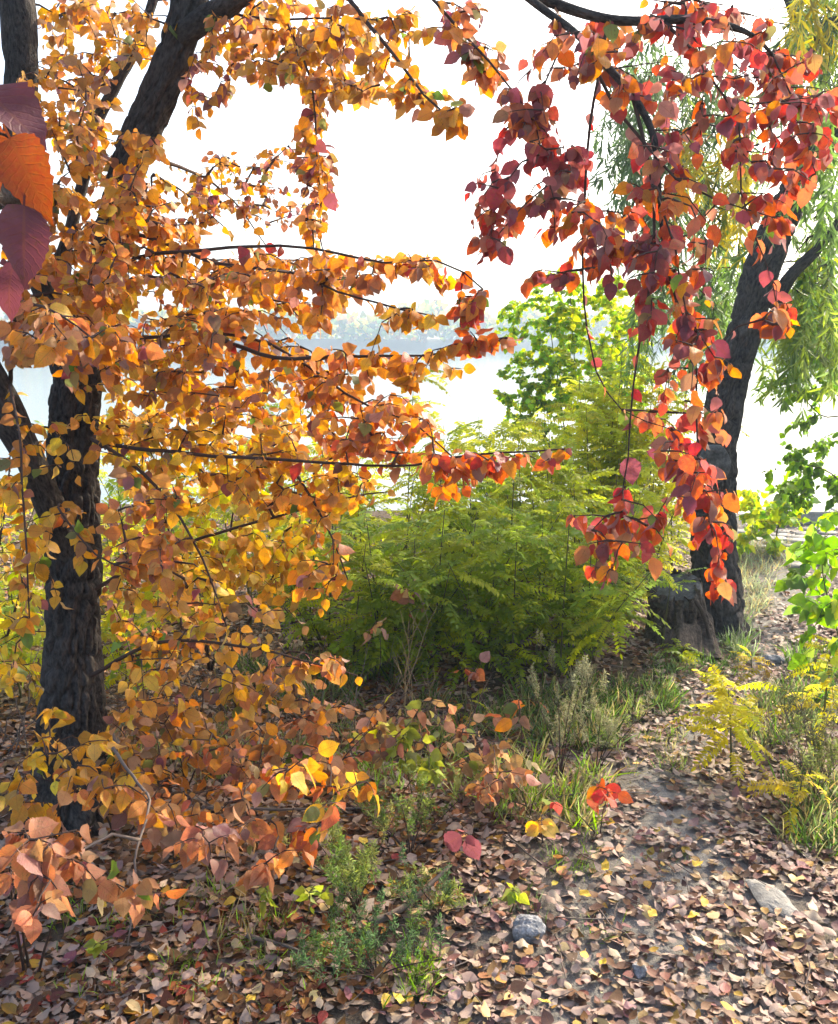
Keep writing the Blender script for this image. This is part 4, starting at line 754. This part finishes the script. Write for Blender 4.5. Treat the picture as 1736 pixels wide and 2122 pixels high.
for (b_, stems, sp2, lab, sz, pl) in [
    ((850, 1640), [[(840, 1580, 3.0), (835, 1530, 3.0)], [(870, 1590, 3.0), (890, 1560, 3.0)]], [(840, 1550, 50, 40, 2.9, 3.1, 7, "v"), (890, 1600, 40, 30, 2.9, 3.1, 5, "v")], 'yellow-green broad-leaved weed among the litter in the middle', .05, 'g'),
    ((620, 1590), [[(615, 1560, 3.1), (610, 1540, 3.1)]], [(620, 1560, 50, 24, 3, 3.2, 6, "u")], 'fresh green weed at the foot of the tan shrub', .05, 'g'),
    ((570, 1890), [[(560, 1860, 2.3), (550, 1840, 2.3)]], [(560, 1850, 20, 20, 2.25, 2.35, 4, "v")], 'bright green sprout in the litter, left of the feathery weeds', .028, 'g'),
    ((650, 1900), [[(645, 1870, 2.25), (640, 1850, 2.25)]], [(640, 1855, 36, 20, 2.2, 2.3, 5, "v")], 'yellowish sprout with rounded leaves beside the feathery weeds', .028, 'g'),
    ((210, 1980), [[(205, 1965, 2.1), (203, 1955, 2.1)]], [(205, 1958, 16, 10, 2.05, 2.1, 3, "v")], 'small green sprout in the litter at the lower left', .026, 'g'),
    ((1060, 1875), [[(1070, 1860, 2.4), (1075, 1850, 2.4)]], [(1072, 1852, 26, 12, 2.35, 2.42, 5, "v")], 'small green sprout behind the grey stone', .03, 'g'),
    ((290, 1400), [[(300, 1360, 3.6), (310, 1330, 3.6)]], [(300, 1340, 50, 40, 3.5, 3.7, 9, "u")], 'green weed with fresh leaves right behind the left trunk', .05, 'g')]:
    shrub('broadleaf_weed', lab, 'weed', b_, stems, sp2, sz, 4, 'green', twig_mat=GSTEM, r0=.0025, span=.09)

# ================================================================== FEATHERY WEEDS
def sprig_mesh(seed, n=70):
    r = np.random.default_rng(seed); t = np.linspace(0, 1, 6); q = np.stack([.1 * np.sin(t * 2 + seed) * t, .1 * np.cos(seed + t) * t, t], 1); mb = MB(); tube(mb, q, np.linspace(.012, .004, 6), 3, False); v = np.vstack(mb.v); m2 = MB(); m2.add(v, mb.f, leaf_uv=np.zeros((len(v), 3))); tv, tf, tu = leaf_template(n=3, wid=.1, shape='narrow', bend=.6, fold=.1, wave=0, petiole=0)
    for i in range(n):
        s = r.uniform(.1, 1); p = np.array([np.interp(s, t, q[:, k]) for k in range(3)]); az = r.uniform(0, 6.28); d = unit(np.array([math.cos(az), math.sin(az), .7 + .4 * r.normal()])); p = p + d * r.uniform(0, .16) * (1.2 - s); d = unit(d + .6 * r.normal(size=3)); nn = r.normal(size=3); nn = unit(nn - d * (nn @ d)); m2.add(tv @ (np.stack([np.cross(d, nn), d, nn], 1) * r.uniform(.1, .2)).T + p, tf, leaf_uv=tu)
    return m2.mesh('sprig', GRN1)
SG = [sprig_mesh(i) for i in range(6)]
def weed(label, px, height, n, colors, spread=.12, ln=.13, name='feathery_weed', upright=.3):
    b0 = G(*px); root = thing(name, label, 'weed', b0)
    for k in range(max(3, n // 6)):
        az = rng.uniform(0, 6.28); q = b0 + np.linspace(0, 1, 6)[:, None] * np.array([0, 0, height * rng.uniform(.7, 1)]) + np.linspace(0, 1, 6)[:, None] ** 1.4 * spread * rng.uniform(.3, 1.2) * np.array([math.cos(az), math.sin(az), 0]); mb = MB(); tube(mb, q, np.linspace(.003, .001, 6), 4); mb.build('stem', TWIG if height < .45 else DRY, root)
        for j in range(6):
            s = rng.uniform(.35, 1); p = np.array([np.interp(s, np.linspace(0, 1, 6), q[:, i]) for i in range(3)]); o = bpy.data.objects.new('sprig', SG[rng.integers(0, 6)]); COL.objects.link(o); o.parent = root
            o.matrix_basis = Matrix.Translation(Vector(p - b0)) @ Matrix.Rotation(rng.uniform(0, 6.28), 4, 'Z') @ Matrix.Rotation(upright + .35 * rng.normal(), 4, 'X') @ Matrix.Scale(ln * rng.uniform(.7, 1.2), 4); o.color = (*np.clip(np.array(colors[rng.integers(0, len(colors))]) * (1 + .15 * rng.normal()), .01, 1), 1)
w1, w2, w3 = (.12, .20, .04), (.21, .26, .06), (.08, .16, .06)
weed('green feathery weed standing in the litter, the one nearest the thicket', (850, 1780), .26, 40, [w1, w2], .2, .085)
weed('yellow-green feathery bush in the middle of the leaf litter', (740, 1890), .27, 60, [w2, w1, (.25, .26, .07)], .28, .085)
weed('dark green feathery tuft, nearest to the camera', (780, 2030), .15, 54, [w3, w3, w1], .2, .085)
weed('small feathery weed with bluish green tips beside the fallen stick', (910, 1900), .12, 30, [w2, w3], .2, .08)
gw, gw2 = (.20, .20, .12), (.26, .24, .13)
weed('tall grey-green seeding weed on the left verge of the path', (1160, 1620), .42, 30, [gw, gw2], .2, .08, 'seeding_weed', .15)
weed('second grey-green seeding weed, the one nearest the path', (1235, 1610), .34, 36, [gw, gw2, w2], .22, .08, 'seeding_weed', .15)
weed('thin seeding weed behind the two grey-green ones', (1200, 1520), .36, 24, [gw2, gw], .2, .08, 'seeding_weed', .15)
weed('small dull green weed at the right edge beside the path', (1690, 1660), .3, 30, [(.12, .12, .05), w2], .2, .12, 'seeding_weed', .2)

# dry stems
def dry_stems(label, px, n, h, spread, material=DRY):
    b0 = G(*px); root = thing('dry_weed', label, 'weed', b0)
    for k in range(n):
        az = rng.uniform(0, 6.28); t = np.linspace(0, 1, 9)[:, None]; hh = h * rng.uniform(.5, 1.1); q = b0 + [rng.normal() * .04, rng.normal() * .04, -.02] + t * np.array([0, 0, hh]) + t ** 1.6 * spread * rng.uniform(.2, 1.2) * np.array([math.cos(az), math.sin(az), 0]) + .006 * rng.normal(size=(9, 3)); mb = MB(); tube(mb, q, np.linspace(.0028, .0009, 9), 4)
        for j in range(3):
            p = q[rng.integers(4, 8)]; a2 = rng.uniform(0, 6.28); l2 = hh * .25; q2 = p + np.linspace(0, 1, 4)[:, None] * np.array([math.cos(a2) * l2 * .6, math.sin(a2) * l2 * .6, l2]); tube(mb, q2, np.linspace(.0012, .0006, 4), 3)
        mb.build('stem', material, root)
dry_stems('bunch of bare straw-coloured stems rising in front of the thicket', (850, 1500), 6, .6, .22)
dry_stems('dry brown weed stalks at the right edge beside the path', (1680, 1620), 16, .42, .16, TWIGR)
dry_stems('dry stalks standing behind the yellow seedling on the right', (1610, 1560), 6, .4, .12)
dry_stems('few bare stalks among the tan shrub on the left', (560, 1560), 7, .4, .25, TWIGR)
dry_stems('thin pale stems by the lower left litter', (470, 1990), 3, .22, .1)
dry_stems('dry grass stems beside the red seedling at the path', (1130, 1720), 8, .22, .12)

for (x, y, h, n, lab) in [(300, 1500, .34, 9, 'tangle of brown dead stems just right of the left trunk'), (420, 1470, .4, 9, 'dead brown stems standing behind the tan shrub'), (640, 1500, .42, 10, 'brown dead stems between the tan shrub and the thicket'), (740, 1540, .34, 9, 'low dead stems before the thicket, right of the tan shrub'), (30, 1560, .4, 8, 'dead brown stems at the left edge beside the trunk'), (960, 1580, .3, 8, 'short dead stems between the pinkish seedlings')]: dry_stems(lab, (x, y), n, h, .4, TWIGR)
# sticks on the ground
def stick(label, px, r):
    q = np.array([G(x, y) + [0, 0, h] for x, y, h in px]); q = resample(q, .03); root = tag((lambda m: (tube(m, q + rng.normal(size=q.shape) * r * .12, np.linspace(r, r * .5, len(q)), 7), m.build('fallen_stick', TWIGR))[1])(MB()), label, 'stick', 'fallen sticks'); return root
stick('dark fallen stick leaning out of the feathery weeds', [(765, 1925, .01), (850, 1890, .03), (930, 1840, .07)], .011)
stick('long thin dark stick lying across the litter right of the left trunk', [(420, 1690, .03), (600, 1700, .04), (760, 1690, .03), (860, 1670, .03)], .006)
stick('thin stick lying at the bottom left of the feathery weeds', [(510, 1960, .03), (580, 1970, .02), (640, 1990, .015)], .007)
stick('root-like stick slanting down from the left trunk', [(235, 1585, .12), (280, 1640, .06), (300, 1690, .03)], .014)
stick('long straight twig across the leaves towards the red seedling', [(1080, 1690, .03), (1200, 1672, .05), (1330, 1670, .05)], .004)

# stones
def rock(name, label, px, size, material, seed, sink=.3):
    b0 = G(*px); import bmesh; bm = bmesh.new(); bmesh.ops.create_icosphere(bm, subdivisions=4, radius=1); v = np.array([q.co for q in bm.verts]); r = 1 + .28 * vnoise(v * 1.1, seed) + .12 * vnoise(v * 2.6, seed + 1) + .05 * vnoise(v * 7, seed + 2)
    v2 = v * r[:, None]; pl = unit(np.random.default_rng(seed).normal(size=(7, 3)))
    for n_ in pl: dd = v2 @ n_; v2 -= np.maximum(dd - .8, 0)[:, None] * n_ * .85
    for q, c in zip(bm.verts, v2 * np.array(size)): q.co = c
    me = bpy.data.meshes.new(name); bm.to_mesh(me); bm.free(); me.materials.append(material); o = bpy.data.objects.new(name, me); COL.objects.link(o); o.location = tuple(b0 + [0, 0, size[2] * (1 - sink * 2)]); o.rotation_euler = (0, 0, seed); return tag(o, label, 'stone')
rock('stone', 'blue-grey angular stone sitting in the leaves left of the path', (1092, 1940), (.05, .042, .042), STONE, 3, .25)
rock('flat_stone', 'pale flat stone set in the bare path on the right', (1600, 1870), (.1, .05, .022), SLAB, 5, .3)
rock('stone', 'small dark stone lying in the path near the bottom edge', (1325, 2010 + 6), (.026, .02, .018), STONE, 8)
rock('stone', 'small dark stone lying on the far path right of the stump', (1600, 1372), (.05, .04, .03), STONE, 9)

# ================================================================== GRASS
def grass(patches, name, label):
    L = Leaves()
    for (x, y, rx, ry, n, h, pal) in patches:
        c = np.array([G(x + rx * rng.uniform(-1, 1) * .95, y + ry * rng.uniform(-1, 1)) for _ in range(max(1, n // 38))])
        for p in c:
            k = 22; b_ = p + np.column_stack([rng.normal(size=(k, 2)) * .025, np.zeros(k)]); b_[:, 2] = gh(b_[:, :2]) - .005; d = np.column_stack([rng.normal(size=(k, 2)) * .5, np.ones(k)]); hh = h * rng.uniform(.4, 1.05, k); L.add(b_, d, rng.normal(size=(k, 3)), hh, pick(pal, k, .2))
    L.pack(); T = [leaf_template(n=4, wid=.022, shape='narrow', bend=b, fold=.2, wave=0, petiole=0) for b in (.3, .8, 1.4, 2.0)]
    o = mass_mesh(L, np.arange(len(L.p)), T, name, GRNN, None); o['label'] = label
PAL['D'] = (.33, .27, .12); PAL['w'] = (.20, .24, .15)
grass([(1280, 1460, 110, 50, 1700, .12, "GdDd"), (1180, 1500, 100, 60, 1800, .17, "GdD"), (1370, 1450, 40, 30, 700, .1, "Gd"), (1440, 1385, 90, 20, 1400, .09, "dGd"), (1530, 1330, 26, 50, 900, .15, "wG"), (1560, 1220, 40, 60, 1400, .13, "wwD"), (1580, 1150, 60, 30, 900, .12, "wD"), (1000, 1500, 150, 50, 1400, .15, "GdD"),
       (870, 2040, 50, 40, 350, .1, "Gg"), (1180, 1790, 50, 20, 260, .07, "gG"), (1050, 1880, 60, 20, 260, .06, "wG"), (340, 1900, 250, 60, 700, .09, "GgD"), (400, 2030, 280, 80, 700, .08, "GgD"), (820, 1600, 250, 60, 1100, .14, "GDg"), (1130, 1660, 120, 60, 1500, .16, "DgDG"), (1700, 1700, 70, 80, 1500, .14, "dGD"), (1640, 1500, 90, 60, 1300, .16, "GdD"), (1700, 1420, 60, 60, 900, .18, "Gd"),
       (450, 1560, 300, 60, 1600, .13, "DGD"), (1390, 1790, 40, 20, 160, .04, "gG"), (1540, 1960, 200, 90, 100, .05, "gD"), (650, 1430, 220, 50, 1500, .2, "DdG"), (1350, 1560, 60, 40, 400, .09, "GD"), (1240, 1950, 60, 20, 110, .06, "gw")], 'grass', 'short green and straw-coloured grass tufts along the path and thicket')

# ================================================================== FALLEN LEAVES
def litter_colors(xy, n): return litter_raw(xy, n) * rng.uniform(.32, .88, (n, 1)) * np.where(left_side(xy)[:, None], np.array([.74, .56, .38]), np.array([.84, .74, .65]))
def left_side(xy): return path_d(xy) > 1.15
def litter_raw(xy, n):
    x, y, d = to_px(np.column_stack([xy, gh(xy)])); left = (x < 950) & (y < 1950)
    c = pick('mmpbmbTmppcBmpY', n, .22); cl = pick('TbbcTOBSAbYT', n, .22); c[left] = cl[left]; lo = (x < 800) & (y > 1880); cb = pick('bbTBPTbTYRBO', n, .22); c[lo] = cb[lo]; return c
def lay(xy, size, colors, lift, tilt=.17):
    n = len(xy); p = np.column_stack([xy, gh(xy) + lift]); az = rng.uniform(0, 6.28, n); d = np.column_stack([np.cos(az), np.sin(az), tilt * rng.normal(size=n)]); nn = np.column_stack([tilt * rng.normal(size=(n, 2)), np.where(rng.uniform(size=n) < .5, 1, -1)]); return p, d, nn
def scatter(n, px_box, dens):
    out = []
    while len(out) < n:
        m = 4000; x = rng.uniform(px_box[0], px_box[2], m); yy = rng.uniform(px_box[1], px_box[3], m)
        X = rng.uniform(-3.6, 3.6, m); Y = rng.uniform(1.55, 8.2, m); px, py, d = to_px(np.column_stack([X, Y, 0 * X])); ok = (px > px_box[0]) & (px < px_box[2]) & (py > px_box[1]) & (py < px_box[3])
        pr = dens(np.column_stack([X, Y])); ok &= rng.uniform(size=m) < pr; out += list(np.column_stack([X, Y])[ok])
    return np.array(out[:n])
def dens(xy):
    pd = path_d(xy); base = np.where(pd < 1.1, np.clip(.27 + .73 * np.clip(pd, 0, 1) ** 1.6 + .3 * vnoise(np.column_stack([xy * 1.9, 0 * xy[:, 0]]), 31), .34, 1), 1.0); patch = .66 + .42 * vnoise(np.column_stack([xy * 2.6, 0 * xy[:, 0]]), 12) + .35 * vnoise(np.column_stack([xy * 8.0, 0 * xy[:, 0]]), 14)
    return np.clip(base * patch, .03, 1) * np.clip(1.55 - xy[:, 1] / 4.6, .1, 1)
xy = scatter(68000, (-250, 1080, 2000, 2400), dens)
for c_, r_ in ((G(1092, 1932), .055), (G(1600, 1865), .1)): xy = xy[np.linalg.norm(xy - c_[:2], axis=1) > r_ * rng.uniform(.75, 1.1, len(xy))]
n = len(xy); L = Leaves(); p, d, nn = lay(xy, 0, 0, rng.uniform(.004, .022, n)); L.add(p, d, nn, np.clip(rng.normal(.036, .0095, n), .015, .058), litter_colors(xy, n)); L.pack()
ll = mass_mesh(L, np.arange(n), T_LIT, 'leaf_litter', LITN, None); ll['label'] = 'layer of dry brown, pinkish and yellow leaves over the ground'
# the nearest fallen leaves, one object each
ms = shared_meshes('fallen_leaf', T_LIT_HI, LIT1); xy = scatter(300, (20, 1720, 1720, 2100), lambda q: np.clip(1.3 - q[:, 1] / 4, 0, 1) * np.clip(.35 + path_d(q), 0, 1))
kinds = [('Y', 'yellow'), ('P', 'dark purple'), ('m', 'dull pink'), ('p', 'mauve brown'), ('c', 'pale tan'), ('b', 'brown'), ('T', 'tan orange'), ('R', 'deep red')]; wts = np.array([.15, .1, .2, .2, .17, .1, .06, .02])
pd = path_d(xy); px_, py_, _ = to_px(np.column_stack([xy, gh(xy)]))
for i in range(300):
    k = rng.choice(len(kinds), p=wts); p, d, nn = lay(xy[i:i + 1], 0, 0, .026 + .006 * rng.uniform(), .15); d = unit(d[0]); nn = unit(nn[0] - d * (nn[0] @ d)); o = bpy.data.objects.new('fallen_leaf', ms[rng.integers(0, len(ms))]); COL.objects.link(o); o.matrix_basis = matrix_of(p[0], d, nn, rng.uniform(.032, .053))
    o.color = (*(pick(kinds[k][0], 1, .14)[0] * (.8 if k else .9)), 1); marks = [(1092, 1915, 'beside the blue-grey stone'), (1590, 1850, 'near the pale flat stone'), (780, 1990, 'by the dark feathery tuft'), (740, 1850, 'around the feathery bush'), (120, 1960, 'below the pink shrub'), (400, 2040, 'at the bottom left'), (400, 1850, 'in the litter right of the pink shrub'), (1330, 2040, 'by the small stone at the bottom'), (1650, 2040, 'at the bottom right'), (1150, 2060, 'at the bottom, left of the path'), (1400, 1760, 'on the path above the flat stone'), (1250, 1780, 'on the left edge of the path')]; where = min(marks, key=lambda q: (q[0] - px_[i]) ** 2 + (q[1] - py_[i]) ** 2)[2]
    tag(o, f'{kinds[k][1]} fallen leaf {where}', 'leaf', 'fallen leaves nearest the camera')
mb = MB(); m = 900; X = rng.uniform(-2.2, 2.4, m); Y = rng.uniform(1.7, 5.2, m)
for x_, y_ in zip(X, Y):
    a = rng.uniform(0, 6.28); l_ = rng.uniform(.04, .22); b_ = np.array([x_, y_, 0]) + np.linspace(-.5, .5, 4)[:, None] * np.array([math.cos(a) * l_, math.sin(a) * l_, 0]) + np.column_stack([rng.normal(size=(4, 2)) * l_ * .05, np.zeros(4)]); b_[:, 2] = gh(b_[:, :2]) + .012 + rng.uniform(0, .03) * np.linspace(0, 1, 4); tube(mb, b_, np.linspace(.0022, .0012, 4) * rng.uniform(.6, 1.4), 4, False)
tb = mb.build('twig_litter', TWIGR, None, 'stuff'); tb['label'] = 'small broken twigs scattered over the fallen leaves'
# crumbs of soil and bits of dead leaf
m = 9000; X = rng.uniform(-1.5, 3.2, m); Y = rng.uniform(1.5, 5.5, m); q = np.column_stack([X, Y]); keep = rng.uniform(size=m) < np.where(path_d(q) < 1.1, 1, .25); q = q[keep]; n = len(q); L = Leaves(); L.add(np.column_stack([q, gh(q) + .002]), rng.normal(size=(n, 3)), rng.normal(size=(n, 3)), rng.uniform(.003, .012, n), pick('bcBmD', n, .3)); L.pack(); mass_mesh(L, np.arange(n), [leaf_template(n=2, wid=.35, petiole=0, shape='narrow')], 'soil_crumbs', LITN, None)

# ================================================================== HAZE
hz = MB(); x0, x1, y0, y1, z0, z1 = -620, 620, -70, 460, -4.5, 30.0
hz.add([(x0, y0, z0), (x1, y0, z0), (x1, y1, z0), (x0, y1, z0), (x0, y0, z1), (x1, y0, z1), (x1, y1, z1), (x0, y1, z1)], [(3, 2, 1, 0), (4, 5, 6, 7), (0, 1, 5, 4), (1, 2, 6, 5), (2, 3, 7, 6), (3, 0, 4, 7)])
HZ = bpy.data.materials.new('haze'); HZ.use_nodes = True; hn = HZ.node_tree.nodes; hn.remove(hn['Principled BSDF']); pvn = hn.new('ShaderNodeVolumePrincipled'); pvn.inputs['Color'].default_value = (.60, .79, 1.0, 1); pvn.inputs['Density'].default_value = .0022; pvn.inputs['Anisotropy'].default_value = .3
HZ.node_tree.links.new(pvn.outputs[0], hn['Material Output'].inputs['Volume']); HZ.cycles.homogeneous_volume = True if hasattr(HZ.cycles, 'homogeneous_volume') else False
hz.build('haze', HZ, None, 'stuff', smooth=False)
